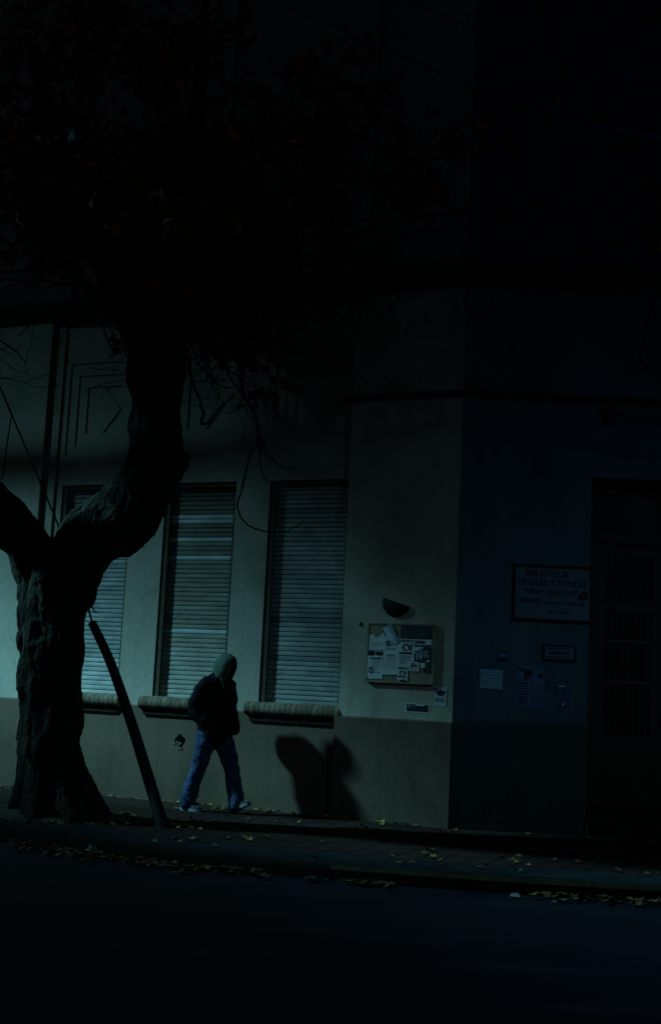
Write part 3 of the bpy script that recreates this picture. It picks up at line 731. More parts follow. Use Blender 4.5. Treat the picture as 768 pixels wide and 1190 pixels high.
o, P = paper(FR, 1.10, 1.455, 0.17, 0.30, 0.0, 'ragged torn remains of a blue poster on the blue wall next to the door', 34, m=mat('torn blue poster', (0.06, 0.10, 0.26), 0.5, 9, 0.7, 0.1), cat='poster', name='wall_poster', amp=0.006, nx=10, ny=14, torn=lambda u, v: mnoise.noise(Vector((u * 3.1, v * 3.7, 4.2))) > 0.12)
mb = MB(); bars(mb, P, [(0.075, 0.02, 0.095, 0.05), (0.03, 0.22, 0.1, 0.235)], 0); mb.build('print', [M_PAPER], o)
# small bracket above the door
mb = MB(); b0 = FR(1.58, 0, 4.66)
mb.box(FR, (1.55, -0.03, 4.58), (1.62, -0.001, 4.76)); mb.tube([FR(1.585, -0.02, 4.70), FR(1.585, -0.14, 4.74)], 0.015, 7); mb.blob(FR(1.585, -0.15, 4.75), (0.03, 0.03, 0.045), 9, 7)
mb.tube([FR(1.60, -0.14, 4.74), FR(1.8, -0.12, 4.66), FR(2.1, -0.10, 4.65), FR(2.35, -0.08, 4.68)], 0.012, 6)
tag(mb.build('insulator_bracket', M_IRON, None, True, loc=b0), 'small dark insulator bracket on the blue wall above the door', 'bracket')

# ------------------------------------------------------------------ overhead lines
def cable(name, pts, r, label, group=None, m=M_WIRE, n=6):
    P = smooth_line([tuple(p) for p in pts], 5)
    mb = MB(); mb.tube(P, r, n)
    return tag(mb.build(name, m, None, True, loc=P[0]), label, 'cable', group)
GC = 'cables strung along the facade'
cable('overhead_cable', [(-12, 14.0, 5.6), (-4.01, 13.4, 6.10), (-1.52, 13.3, 6.49), (0.94, 13.1, 6.73), (3.39, 12.8, 6.95), (9, 12.2, 7.6)], 0.016, 'thin black cable along the facade, upper of the close pair above the cornice', GC)
cable('overhead_cable', [(-12, 13.9, 5.35), (-3.96, 13.3, 5.89), (-1.03, 13.2, 6.28), (1.22, 13.0, 6.56), (3.36, 12.7, 6.76), (9, 12.1, 7.4)], 0.016, 'thin black cable along the facade, lower of the close pair above the cornice', GC)
cable('overhead_cable', [(1.42, 13.45, 6.13), (1.91, 13.2, 6.21), (2.61, 12.9, 6.31), (3.34, 12.6, 6.47), (8, 11, 7.4)], 0.028, 'thick black cable running from the building corner up to the right', GC)
cable('overhead_cable', [(-3.2, 9, 7.9), (-1.16, 9, 7.01), (-0.62, 9, 6.79), (-0.17, 9, 6.59), (0.27, 9, 6.41), (1.0, 9, 6.14), (1.67, 9, 5.97), (2.38, 9, 5.81), (6, 9, 5.4)], 0.014, 'blue-lit cable slanting down across the street, lower of the two blue-lit ones', GC, M_WIRELIT)
cable('overhead_cable', [(-2.0, 9, 7.7), (0.05, 9, 6.91), (0.38, 9, 6.84), (0.79, 9, 6.69), (1.39, 9, 6.5), (2.37, 9, 6.23), (6, 9, 5.7)], 0.012, 'blue-lit cable slanting down across the street, upper of the two blue-lit ones', GC, M_WIRELIT)
cable('cable_loop', [(1.41, 13.43, 6.06), (1.38, 13.40, 5.85), (1.44, 13.39, 5.72), (1.54, 13.39, 5.68), (1.64, 13.40, 5.76), (1.68, 13.40, 5.93), (1.67, 13.41, 6.06)], 0.013, 'slack cable loop hanging under the cornice at the building corner')
cable('hanging_cable', [(3.50, 13.42, 6.1), (3.41, 13.4, 5.75), (3.37, 13.4, 5.48), (3.32, 13.4, 5.30), (3.40, 13.4, 5.20)], 0.012, 'loose cable end hanging down the blue wall above the door')
cable('hanging_cable', [(-3.69, 14.0, 4.46), (-3.72, 14.05, 4.24), (-3.75, 14.1, 4.0), (-3.75, 14.1, 3.82), (-3.77, 14.1, 3.74), (-3.83, 14.1, 3.77), (-4.05, 14.2, 4.10), (-4.4, 14.3, 4.5)], 0.008, 'thin cord dangling from the guy wire beside the left limb')
# guy wire with its guard tube
GW = thing('guy_wire', 'slanting guy wire in a thick dark guard tube anchored in the pavement beside the tree', 'guy wire', (-1.48, 12.45, SW))
gp = [(-1.48, 12.45, 0.14), (-1.68, 12.60, 0.61), (-1.94, 12.80, 1.19), (-2.19, 12.95, 1.71), (-2.43, 13.10, 2.10), (-2.56, 13.20, 2.44), (-3.00, 13.50, 3.26), (-3.86, 14.00, 4.80), (-4.74, 14.50, 6.37), (-5.69, 15.00, 8.05)]
mb = MB(); mb.tube(gp[3:], 0.011, 6); mb.build('wire', M_WIRE, GW, True)
T = smooth_line(gp[:5], 6); mb = MB(); mb.tube(T, [0.062 - 0.016 * i / (len(T) - 1) for i in range(len(T))], 14); mb.build('guard_tube', M_TUBE, GW, True)
mb = MB(); mb.tube([(-1.47, 12.44, 0.12), (-1.49, 12.455, 0.20)], 0.075, 12); mb.build('anchor_collar', M_TUBE, GW)

# ------------------------------------------------------------------ trees
LEAFSH = [(0, 0), (0.18, 0.10), (0.5, 0.12), (0.30, 0.32), (0.52, 0.55), (0.24, 0.58), (0.0, 1.0), (-0.24, 0.58), (-0.52, 0.55), (-0.30, 0.32), (-0.5, 0.12), (-0.18, 0.10)]
def leaf(mb, c, size, rnd, tone, flat=False, curl=0.25):
    ax = Vector((rnd.gauss(0, 1), rnd.gauss(0, 1), rnd.gauss(0, 1) - 0.5)).normalized()
    if flat: ax = Vector((rnd.gauss(0, 1), rnd.gauss(0, 1), rnd.gauss(0, 0.12))).normalized()
    nn = Vector((rnd.gauss(0, 0.25), rnd.gauss(0, 0.25), 1)) if flat else Vector((rnd.gauss(0, 1), rnd.gauss(0, 1), rnd.gauss(0, 1)))
    sd = ax.cross(nn).normalized(); nn = sd.cross(ax)
    P = []
    for x, y in LEAFSH:
        P.append(Vector(c) + ax * (y - 0.3) * size + sd * x * size + nn * size * curl * (abs(x) * 1.0 + (y - 0.5) ** 2))
    k = Vector(c) + ax * 0.1 * size
    n = len(P)
    mb.add([k] + P, [(0, 1 + i, 1 + (i + 1) % n) for i in range(n)], 0, tone)
def grow(tw, tips, p, d, length, r, rnd, depth, droop=0.0, step=0.14):
    """a crooked twig that forks; its points collect in tips for the leaves"""
    pts = [Vector(p)]; rs = [r]; d = Vector(d).normalized(); n = max(3, int(length / step))
    for i in range(n):
        d = (d + Vector((rnd.gauss(0, 0.22), rnd.gauss(0, 0.22), rnd.gauss(0, 0.20) - droop))).normalized()
        pts.append(pts[-1] + d * step); rs.append(max(0.004, r * (1 - 0.75 * (i + 1) / n)))
        if depth > 0 and rnd.random() < 0.34:
            dd = (d + Vector((rnd.gauss(0, 0.8), rnd.gauss(0, 0.8), rnd.gauss(0, 0.6)))).normalized()
            grow(tw, tips, pts[-1], dd, length * rnd.uniform(0.35, 0.6), rs[-1] * 0.6, rnd, depth - 1, droop, step * 0.85)
        if depth <= 1: tips.append((pts[-1], d))
    tw.tube(pts, rs, 5 if r < 0.03 else 7, cap=False)

TREE = thing('plane_tree', 'large dark plane tree with forked knobbly trunk at the kerb', 'tree', (-2.62, 12.85, SW))
def dens(P, n=5): return smooth_line(P, n)
mb = MB()
def limb(P, R, n=14, wob=0.25):
    L = dens([(*p, r) for p, r in zip(P, R)], 5)
    mb.tube([q[:3] for q in L], [q[3] for q in L], n, wob=wob)
trunkP = [(-2.58, 12.85, 0.02), (-2.60, 12.85, 0.20), (-2.66, 12.85, 0.40), (-2.70, 12.85, 0.70), (-2.73, 12.85, 1.15), (-2.78, 12.85, 1.84), (-2.78, 12.85, 2.28), (-2.77, 12.85, 2.62), (-2.72, 12.85, 2.82)]
limb(trunkP, [0.42, 0.385, 0.355, 0.33, 0.315, 0.315, 0.335, 0.365, 0.30], 18)
limb([(-2.74, 12.85, 2.40), (-2.51, 12.85, 2.92), (-2.17, 12.90, 3.21), (-1.94, 12.95, 3.58), (-1.87, 13.0, 3.98), (-1.90, 13.0, 4.35), (-1.92, 13.0, 4.72), (-1.93, 13.0, 5.1)], [0.34, 0.35, 0.34, 0.31, 0.285, 0.27, 0.29, 0.33])
limb([(-2.79, 12.85, 2.45), (-3.06, 12.85, 2.80), (-3.26, 12.80, 3.02), (-3.57, 12.70, 3.32), (-4.03, 12.60, 3.80), (-4.60, 12.50, 4.56), (-4.92, 12.40, 5.42), (-5.1, 12.3, 6.6), (-5.0, 12.2, 8.0)], [0.30, 0.26, 0.25, 0.24, 0.22, 0.2, 0.17, 0.13, 0.07])
# burrs, knobs and root flare
for c, r in (((-1.64, 12.95, 3.84), (0.14, 0.15, 0.11)), ((-1.70, 12.9, 3.68), (0.14, 0.14, 0.13)), ((-1.68, 12.95, 4.02), (0.10, 0.12, 0.10)), ((-1.58, 12.9, 3.77), (0.08, 0.09, 0.07)), ((-2.22, 12.86, 3.46), (0.16, 0.16, 0.10)), ((-3.09, 12.82, 2.35), (0.09, 0.12, 0.13)), ((-3.02, 12.78, 2.62), (0.10, 0.1, 0.12)), ((-2.42, 12.8, 2.66), (0.1, 0.12, 0.12)), ((-3.05, 12.75, 2.86), (0.10, 0.13, 0.10)), ((-2.96, 12.85, 0.28), (0.08, 0.1, 0.16)), ((-3.08, 12.84, 1.9), (0.06, 0.1, 0.14))): mb.blob(c, r, 12, 8)
for a, l in ((10, 0.42), (75, 0.36), (150, 0.36), (200, 0.37), (250, 0.40), (300, 0.42), (340, 0.45)):
    a = rad(a); q = Vector((-2.6, 12.85, 0)); e = Vector((math.cos(a), math.sin(a), 0))
    mb.tube([q + e * 0.14 + Vector((-0.11, 0, 1.05)), q + e * 0.20 + Vector((-0.085, 0, 0.66)), q + e * 0.29 + Vector((-0.03, 0, 0.36)), q + e * l + Vector((0, 0, 0.16)), q + e * (l + 0.10) + Vector((0, 0, 0.08)), q + e * (l + 0.24) + Vector((0, 0, 0.03))], [0.10, 0.135, 0.14, 0.12, 0.09, 0.05], 9)
random.seed(21)
br = {'a': ([(-1.98, 13.0, 4.95), (-2.26, 13.0, 5.37), (-2.53, 13.0, 5.93), (-2.70, 12.9, 6.57), (-2.78, 12.8, 7.30), (-2.93, 12.7, 8.23), (-3.03, 12.6, 9.17)], 0.20),
      'b': ([(-1.90, 13.0, 4.95), (-1.85, 13.0, 5.39), (-1.80, 13.1, 6.01), (-1.82, 13.2, 6.73), (-1.74, 13.3, 7.59), (-1.71, 13.4, 8.57), (-1.73, 13.5, 9.4)], 0.21),
      'c': ([(-1.90, 13.0, 4.95), (-1.65, 12.9, 5.37), (-1.33, 12.7, 5.70), (-0.97, 12.5, 6.03), (-0.63, 12.3, 6.48), (-0.39, 12.1, 6.92), (-0.3, 11.9, 7.5)], 0.12),
      'd': ([(-1.90, 13.0, 4.98), (-1.68, 13.2, 5.32), (-1.34, 13.5, 5.62), (-0.94, 13.8, 5.78), (-0.50, 14.0, 5.74)], 0.075),
      'e': ([(-2.2, 13.0, 5.25), (-2.7, 12.5, 5.6), (-3.2, 12.0, 6.0), (-3.7, 11.6, 6.6)], 0.09),
      'g': ([(-5.08, 12.32, 6.3), (-5.25, 12.7, 6.65), (-5.4, 13.1, 6.9), (-5.55, 13.6, 7.1), (-5.6, 14.0, 7.4)], 0.07),
      'f': ([(-3.57, 12.7, 3.32), (-4.1, 12.2, 4.3), (-4.4, 11.8, 5.2), (-4.5, 11.5, 6.2)], 0.10)}
for P, r in br.values():
    R = [r * (1 - 0.8 * i / (len(P) - 1)) for i in range(len(P))]
    limb(P, R, 9, 0.15)
tk = mb.build('trunk', M_BARK, TREE, True)
remesh(tk, 0.022, 2); roughen(tk)
# twigs: the visible drooping ones by hand, the rest grown
rnd = random.Random(77); tw = MB(); tips = []
hand = [([(-1.68, 13.2, 5.33), (-1.63, 13.2, 4.98), (-1.54, 13.2, 4.70), (-1.42, 13.2, 4.42), (-1.44, 13.2, 4.32), (-1.38, 13.2, 4.31), (-1.26, 13.25, 4.48), (-1.11, 13.3, 4.67)], 0.020),
        ([(-1.34, 13.5, 5.62), (-1.18, 13.5, 5.28), (-1.08, 13.5, 4.99), (-1.02, 13.5, 4.70), (-0.88, 13.5, 4.49), (-0.81, 13.5, 4.22), (-0.76, 13.5, 4.19)], 0.024),
        ([(-0.80, 13.5, 4.20), (-0.90, 13.5, 4.07), (-0.95, 13.5, 3.83), (-0.97, 13.5, 3.69), (-1.01, 13.5, 3.49), (-0.96, 13.5, 3.33), (-0.85, 13.5, 3.24), (-0.70, 13.5, 3.20), (-0.50, 13.5, 3.21), (-0.36, 13.5, 3.27), (-0.28, 13.5, 3.33)], 0.014),
        ([(-0.79, 13.5, 4.20), (-0.80, 13.5, 3.98), (-0.77, 13.5, 3.84), (-0.70, 13.5, 3.75)], 0.011),
        ([(-0.78, 13.5, 4.21), (-0.71, 13.5, 4.04), (-0.61, 13.5, 3.96), (-0.50, 13.5, 3.91), (-0.40, 13.5, 3.92)], 0.011),
        ([(-0.90, 13.5, 4.52), (-0.86, 13.5, 4.35), (-0.84, 13.5, 4.2), (-0.80, 13.5, 4.12)], 0.013),
        ([(-1.66, 13.1, 5.29), (-1.50, 13.1, 4.96), (-1.35, 13.1, 4.78), (-1.19, 13.1, 4.69), (-1.03, 13.1, 4.72)], 0.014),
        ([(-1.55, 13.3, 5.42), (-1.39, 13.3, 5.12), (-1.22, 13.3, 4.93), (-1.08, 13.3, 4.73), (-0.94, 13.3, 4.56)], 0.016),
        ([(-2.47, 12.8, 2.56), (-2.44, 12.8, 2.43), (-2.40, 12.8, 2.32), (-2.39, 12.8, 2.25), (-2.33, 12.8, 2.19)], 0.014)]
for P, r in hand:
    L = smooth_line(P, 4); L = [tuple(c + rnd.gauss(0, 0.006) for c in q) for q in L]
    tw.tube(L, [max(0.006, r * (1 - 0.55 * i / len(L))) for i in range(len(L))], 6)
    for q in L[3::3]:
        if rnd.random() < 0.5: tw.tube([q, (q[0] + rnd.gauss(0, 0.03), q[1] + rnd.gauss(0, 0.03), q[2] + rnd.gauss(0, 0.03))], [0.007, 0.004], 5)
for k in range(12):      # fine tangle under the right limb's head
    p = Vector((-1.6 + rnd.random() * 0.7, 13.1 + rnd.random() * 0.4, 5.35 - rnd.random() * 0.2))
    grow(tw, [], p, (rnd.gauss(0.2, 0.5), rnd.gauss(0, 0.2), -1), rnd.uniform(0.4, 0.8), 0.009, rnd, 1, 0.02, 0.09)
for P, r in br.values():
    L = smooth_line(P, 4)
    for i in range(5, len(L)):
        for _ in range(2):
            q = Vector(L[i]); d = Vector((rnd.gauss(0, 1), rnd.gauss(0, 1), rnd.gauss(0.0, 0.7)))
            grow(tw, tips, q, d, rnd.uniform(0.9, 1.7), 0.022, rnd, 2, 0.02)
for q in ((-4.92, 12.4, 5.42), (-5.1, 12.3, 6.6), (-5.05, 12.25, 7.3), (-4.7, 12.45, 4.9), (-5.0, 12.2, 8.0)):
    for _ in range(7): grow(tw, tips, q, (rnd.gauss(0, 1), rnd.gauss(0, 1), rnd.gauss(0.3, 0.7)), rnd.uniform(1.1, 1.9), 0.025, rnd, 2, 0.02)
tw.build('branches', M_TWIG, TREE, True)
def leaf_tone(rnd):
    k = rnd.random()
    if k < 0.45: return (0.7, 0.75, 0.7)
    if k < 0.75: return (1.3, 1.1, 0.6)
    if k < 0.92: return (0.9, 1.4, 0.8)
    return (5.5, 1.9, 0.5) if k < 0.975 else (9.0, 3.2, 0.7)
cr = MB(); rnd.shuffle(tips)
def keepleaf(p):
    # the underside of the crown thins out over the windows
    return p.z > 5.3 + 0.6 * mnoise.noise(p * 0.9) + (0.25 if p.x > -1.0 else 0) + (0.75 if p.x < -2.2 else 0) and mnoise.noise(p * 1.6) > -0.32
nl = 0
for p, d in tips:
    if not keepleaf(p): continue
    for _ in range(2):
        if nl > 7500: break
        leaf(cr, p + Vector((rnd.gauss(0, .10), rnd.gauss(0, .10), rnd.gauss(-.05, .10))), rnd.uniform(0.09, 0.19), rnd, leaf_tone(rnd)); nl += 1
for p in [(-1.0, 13.5, 5.02), (-0.94, 13.5, 4.75), (-1.0, 13.45, 4.65), (-0.86, 13.5, 4.62), (-0.80, 13.5, 4.72), (-0.68, 13.5, 4.62), (-0.72, 13.5, 4.75), (-0.60, 13.5, 4.85), (-0.9, 13.45, 4.9), (-2.30, 12.6, 4.95), (-2.36, 12.6, 4.98), (-0.62, 13.5, 5.1), (-0.5, 13.5, 5.3), (-0.75, 13.5, 5.2), (-0.3, 13.6, 5.25), (-0.85, 13.4, 5.35)]:
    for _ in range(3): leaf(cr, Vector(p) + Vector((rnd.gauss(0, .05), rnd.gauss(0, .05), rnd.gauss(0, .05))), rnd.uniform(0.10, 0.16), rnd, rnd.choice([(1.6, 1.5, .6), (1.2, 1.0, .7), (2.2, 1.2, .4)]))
for k in range(420):      # leafy bough at the crown's left end, added out of view to shade the pier
    p = Vector((-5.5, 13.45, 7.2)) + Vector((rnd.gauss(0, 0.42), rnd.gauss(0, 0.36), rnd.gauss(0, 0.40)))
    leaf(cr, p, rnd.uniform(0.10, 0.19), rnd, leaf_tone(rnd))
cr.build('crown', M_LEAF, TREE)
print('leaves', nl, 'tips', len(tips))

# second, nearly bare tree whose trunk stands beyond the right edge: its twigs hang into the top right of the view
T2 = thing('street_tree', 'nearly bare tree reaching thin black twigs in from the upper right', 'tree', (5.2, 10.9, SW))
mb = MB(); save = mb
limb([(5.2, 10.9, 0.05), (5.15, 10.9, 1.5), (5.1, 10.9, 3.2), (4.9, 10.9, 4.8), (4.6, 11.0, 6.3), (4.4, 11.0, 7.8), (4.3, 11.0, 9.4)], [0.26, 0.19, 0.17, 0.15, 0.13, 0.09, 0.05], 12)
LB = [([(4.7, 11.0, 6.0), (4.0, 11.0, 6.8), (3.4, 11.0, 7.5), (2.9, 11.0, 8.0), (2.3, 11.1, 8.5), (1.8, 11.2, 8.8)], 0.07), ([(4.45, 11.0, 7.4), (3.6, 11.0, 8.2), (2.7, 11.1, 8.7), (1.9, 11.2, 9.0)], 0.06), ([(4.8, 11.0, 5.4), (4.1, 11.2, 6.0), (3.4, 11.3, 6.4), (2.8, 11.4, 6.9)], 0.05)]
for P, r in LB: limb(P, [r * (1 - 0.7 * i / (len(P) - 1)) for i in range(len(P))], 8, 0.1)
o = mb.build('trunk', M_BARK, T2, True); remesh(o, 0.03, 2, [(0.04, 0.12)])
rnd = random.Random(9); tw = MB(); tips2 = []
for P, r in LB:
    L = smooth_line(P, 4)
    for i in range(6, len(L)):
        for _ in range(1): grow(tw, tips2, L[i], (rnd.gauss(-0.5, 0.4), rnd.gauss(0, 0.4), rnd.gauss(-0.6, 0.5)), rnd.uniform(0.9, 2.2), 0.016, rnd, 2, 0.05)
tw.build('branches', M_TWIG, T2, True)
cr = MB()
for p, d in rnd.sample(tips2, min(38, len(tips2))): leaf(cr, p, rnd.uniform(0.09, 0.14), rnd, rnd.choice([(2.0, 2.0, .8), (1.5, 1.7, .7), (2.8, 2.6, 0.8)]))
cr.build('crown', M_LEAF, T2)

# the next tree of the row, beyond the left edge: its boughs throw the soft bands across the facade
T3 = thing('street_tree', 'leafless tree of the row standing up the pavement beyond the left edge', 'tree', (-9.0, 17.0, SW))
mb = MB()
limb([(-9.0, 17.0, 0.05), (-9.0, 16.95, 1.5), (-8.95, 16.8, 3.4), (-8.9, 16.4, 5.2), (-8.8, 15.9, 6.3), (-8.3, 15.5, 6.5), (-7.2, 15.0, 6.6), (-5.7, 14.35, 6.72), (-5.2, 14.2, 7.0)], [0.30, 0.24, 0.22, 0.19, 0.17, 0.15, 0.135, 0.115, 0.05], 12)
limb([(-8.85, 16.3, 5.4), (-8.6, 16.4, 6.4), (-8.0, 16.0, 7.2), (-7.0, 15.6, 7.5), (-6.2, 15.2, 8.3)], [0.13, 0.11, 0.09, 0.07, 0.03], 9)
limb([(-8.9, 16.0, 6.0), (-9.3, 15.4, 7.4), (-9.5, 15.0, 9.0)], [0.13, 0.10, 0.04], 9)
o = mb.build('trunk', M_BARK, T3, True); remesh(o, 0.035, 2); roughen(o)

# soil mound in the tree pit
mb = MB(); n = 28; m = 7
V = []
for j in range(m + 1):
    for i in range(n):
        a = 2 * math.pi * i / n; rr = (0.15 + 0.85 * j / m)
        x = -2.75 + 1.0 * rr * math.cos(a); y = 12.88 + 0.62 * rr * math.sin(a)
        z = SW + 0.13 * (1 - rr) ** 0.8 + 0.022 * mnoise.noise(Vector((x * 5, y * 5, 1))) * (1 - rr * 0.6) + (0.006 if j < m else -0.02)
        V.append((x, y, z))
Fs = [(j * n + i, j * n + (i + 1) % n, (j + 1) * n + (i + 1) % n, (j + 1) * n + i) for j in range(m) for i in range(n)]
mb.add(V, [f[::-1] for f in Fs])
tag(mb.build('soil', M_SOIL, None, True), kind='structure')

# ------------------------------------------------------------------ leaf litter
rnd = random.Random(31)
def ltone(rnd): return rnd.choice([(1.0, 1.0, 1.0), (1.15, 1.1, 0.8), (0.55, 0.5, 0.5), (0.35, 0.28, 0.3), (0.75, 0.85, 0.8), (0.5, 0.35, 0.3)])
mb = MB()
def edge_at(x, off):
    for i in range(len(KL) - 1):
        if KL[i][0] <= x <= KL[i + 1][0]:
            t = (x - KL[i][0]) / (KL[i + 1][0] - KL[i][0]); y = KL[i][1] * (1 - t) + KL[i + 1][1] * t
            tx, ty = KL[i + 1][0] - KL[i][0], KL[i + 1][1] - KL[i][1]; l = math.hypot(tx, ty)
            return x - ty / l * off, y + tx / l * off
    return x, 10
for k in range(1150):
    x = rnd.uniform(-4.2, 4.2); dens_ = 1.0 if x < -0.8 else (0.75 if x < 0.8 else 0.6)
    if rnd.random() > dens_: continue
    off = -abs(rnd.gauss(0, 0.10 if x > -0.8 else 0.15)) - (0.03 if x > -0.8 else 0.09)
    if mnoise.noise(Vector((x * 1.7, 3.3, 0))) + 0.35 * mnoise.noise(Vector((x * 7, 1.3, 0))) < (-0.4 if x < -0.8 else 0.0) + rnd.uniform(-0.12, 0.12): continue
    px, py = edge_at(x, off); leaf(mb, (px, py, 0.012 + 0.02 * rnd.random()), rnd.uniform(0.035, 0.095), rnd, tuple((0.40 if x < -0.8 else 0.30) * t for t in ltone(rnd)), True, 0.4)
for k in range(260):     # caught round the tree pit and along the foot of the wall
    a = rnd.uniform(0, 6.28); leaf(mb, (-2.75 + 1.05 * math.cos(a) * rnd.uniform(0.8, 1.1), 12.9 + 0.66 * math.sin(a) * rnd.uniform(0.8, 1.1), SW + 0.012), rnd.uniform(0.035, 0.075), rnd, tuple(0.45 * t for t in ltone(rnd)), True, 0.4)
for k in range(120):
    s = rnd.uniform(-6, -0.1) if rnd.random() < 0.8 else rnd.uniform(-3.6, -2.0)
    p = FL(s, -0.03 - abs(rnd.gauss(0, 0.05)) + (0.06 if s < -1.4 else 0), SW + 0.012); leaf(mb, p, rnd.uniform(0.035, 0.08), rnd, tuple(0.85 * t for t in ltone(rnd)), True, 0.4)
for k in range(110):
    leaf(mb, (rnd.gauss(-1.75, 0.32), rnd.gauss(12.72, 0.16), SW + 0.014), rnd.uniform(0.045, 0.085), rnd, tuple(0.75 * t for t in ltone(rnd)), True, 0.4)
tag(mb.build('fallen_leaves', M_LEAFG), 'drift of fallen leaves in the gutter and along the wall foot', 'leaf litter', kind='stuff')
# single leaves one can pick out on the pavement
GL = 'single fallen leaves scattered on the pavement'
protos = []
for k in range(6):
    mb = MB(); leaf(mb, (0, 0, 0.010), 0.085, rnd, (0.62, 0.60, 0.5) if k < 3 else (0.3, 0.24, 0.22), True, 0.5)
    protos.append(tag(mb.build('fallen_leaf', M_LEAFG), 'single yellowish fallen leaf lying flat on the pavement', 'leaf', GL))
spots = []
for k in range(92):
    x = rnd.uniform(-1.6, 3.0)
    ye = edge_at(x, 0.2)[1]; yw = (CY - (x - CX) * ST / CT if x < CX else CY) - 0.15
    spots.append((x, ye + (yw - ye) * rnd.random()))
for i, (x, y) in enumerate(spots):
    o = protos[i] if i < 6 else protos[i % 6].copy()
    if i >= 6: COL.objects.link(o)
    o.location = (x, y, SW); o.rotation_euler = (0, 0, rnd.uniform(0, 6.28)); s = rnd.uniform(0.6, 1.15); o.scale = (s, s, s)
# bits of litter
mb = MB(); mb.blob((-1.93, 11.17, 0.05), (0.045, 0.04, 0.04), 9, 7)
mb.v = [tuple(Vector(p) + Vector((rnd.gauss(0, .014), rnd.gauss(0, .014), rnd.gauss(0, .012)))) for p in mb.v]
tag(mb.build('crumpled_paper', M_PAPERBALL, None, loc=(-1.93, 11.17, 0.01)), 'crumpled pale paper ball in the gutter by the tree', 'litter')
mb = MB(); mb.quad((1.53, 10.0, 0.016), (1.61, 9.99, 0.012), (1.615, 10.03, 0.022), (1.54, 10.035, 0.016))
mb.quad((1.54, 10.035, 0.016), (1.615, 10.03, 0.022), (1.60, 10.045, 0.035), (1.55, 10.05, 0.032))
tag(mb.build('paper_scrap', M_PAPERBALL, None, loc=(1.56, 10.02, 0.01)), 'small flat pale paper scrap lying in the gutter to the right', 'litter')

# ------------------------------------------------------------------ person
PX, PY = -1.17, 14.10
FWD = math.atan2(-ST, CT) - rad(13)          # walking along the wall towards the right, turned slightly to the street
MAN = thing('person', 'person in black jacket, green hood and blue jeans walking along the wall', 'person', (PX, PY, SW), FWD)
MW = wm(MAN)
def pw(x, y, z): return MW @ Vector((x, y, z))
class PB(MB):
    def chain(s, P, R, n=16, sub=4, sq=None):
        """tapered tube with rounded ends; R entries are (half depth x, half width y) or a radius"""
        L = dens([(*p, *(r if hasattr(r, '__len__') else (r, r))) for p, r in zip(P, R)], sub)
        a, b = L[0], L[1]; pts = [q[:3] for q in L]; rs = [(q[3], q[4]) for q in L]
        def endcap(p, r, d):
            d = Vector(d).normalized(); k = min(r); out = []
            for t in (30, 60, 82): out.append((tuple(Vector(p) + d * k * math.sin(rad(t))), (r[0] * math.cos(rad(t)), r[1] * math.cos(rad(t)))))
            return out
        e0 = endcap(pts[0], rs[0], Vector(pts[0]) - Vector(pts[1]))[::-1]; e1 = endcap(pts[-1], rs[-1], Vector(pts[-1]) - Vector(pts[-2]))
        pts = [p for p, _ in e0] + pts + [p for p, _ in e1]; rs = [r for _, r in e0] + rs + [r for _, r in e1]
        s.tube([pw(*p) for p in pts], rs, n, sq=sq or tuple(MW.to_3x3() @ Vector((1, 0, 0))))
hipL, hipR = (0.01, 0.10, 0.88), (-0.01, -0.10, 0.88)
kneeL, kneeR = (0.19, 0.12, 0.50), (-0.10, -0.12, 0.49)
ankL, ankR = (0.27, 0.13, 0.115), (-0.23, -0.13, 0.09)
HD = (0.080, 0.0, 1.57)
sh = 0.20
shL, shR = (0.005, sh, 1.39), (0.0, -sh, 1.39)
elL, elR = (-0.045, 0.285, 1.12), (-0.07, -0.28, 1.12)
haL, haR = (0.085, 0.215, 0.985), (0.065, -0.225, 0.965)
b = PB()
b.chain([(0, 0, 0.90), (0.0, 0, 1.05), (0.0, 0, 1.22), (0.005, 0, 1.36)], [(0.10, 0.15), (0.10, 0.14), (0.11, 0.16), (0.09, 0.15)])
b.chain([(0.005, 0, 1.36), (0.035, 0, 1.47), (0.06, 0, 1.54)], [0.065, 0.058, 0.06])
for h, k, a in ((hipL, kneeL, ankL), (hipR, kneeR, ankR)): b.chain([h, k, a], [0.085, 0.058, 0.042])
for s_, e, h in ((shL, elL, haL), (shR, elR, haR)): b.chain([s_, e, h], [0.05, 0.042, 0.03])
for (x, y, z), sg in (((haL[0] - 0.035, haL[1] - 0.025, haL[2] + 0.01), 1), ((haR[0] - 0.035, haR[1] + 0.025, haR[2] + 0.01), -1)):      # hands pushed into the pockets: palm, four fingers, thumb
    b.chain([(x, y, z), (x + 0.05, y - 0.02 * sg, z - 0.05)], [(0.02, 0.04), (0.018, 0.042)])
    for q in range(4): b.chain([(x + 0.05 + 0.01 * q, y - 0.02 * sg, z - 0.05 + 0.018 * (q - 1.5)), (x + 0.09 + 0.006 * q, y - 0.035 * sg, z - 0.075 + 0.018 * (q - 1.5)), (x + 0.10, y - 0.05 * sg, z - 0.10 + 0.018 * (q - 1.5))], [0.0105, 0.010, 0.009], 8, 2)
    b.chain([(x + 0.02, y - 0.01 * sg, z - 0.02), (x + 0.06, y - 0.04 * sg, z - 0.01)], [0.012, 0.010], 8, 2)
b.chain([(ankL[0] - 0.035, 0.13, 0.065), (ankL[0] + 0.10, 0.13, 0.098)], [(0.034, 0.034), (0.018, 0.034)]); b.chain([(ankR[0] - 0.03, -0.13, 0.055), (ankR[0] + 0.12, -0.13, 0.042)], [(0.034, 0.034), (0.016, 0.034)])
MH = MW.to_3x3().to_4x4() @ Matrix.Rotation(rad(14), 4, 'Y')
def hd(x, y, z): return pw(*(Vector(HD) + (Matrix.Rotation(rad(14), 3, 'Y') @ Vector((x, y, z)))))
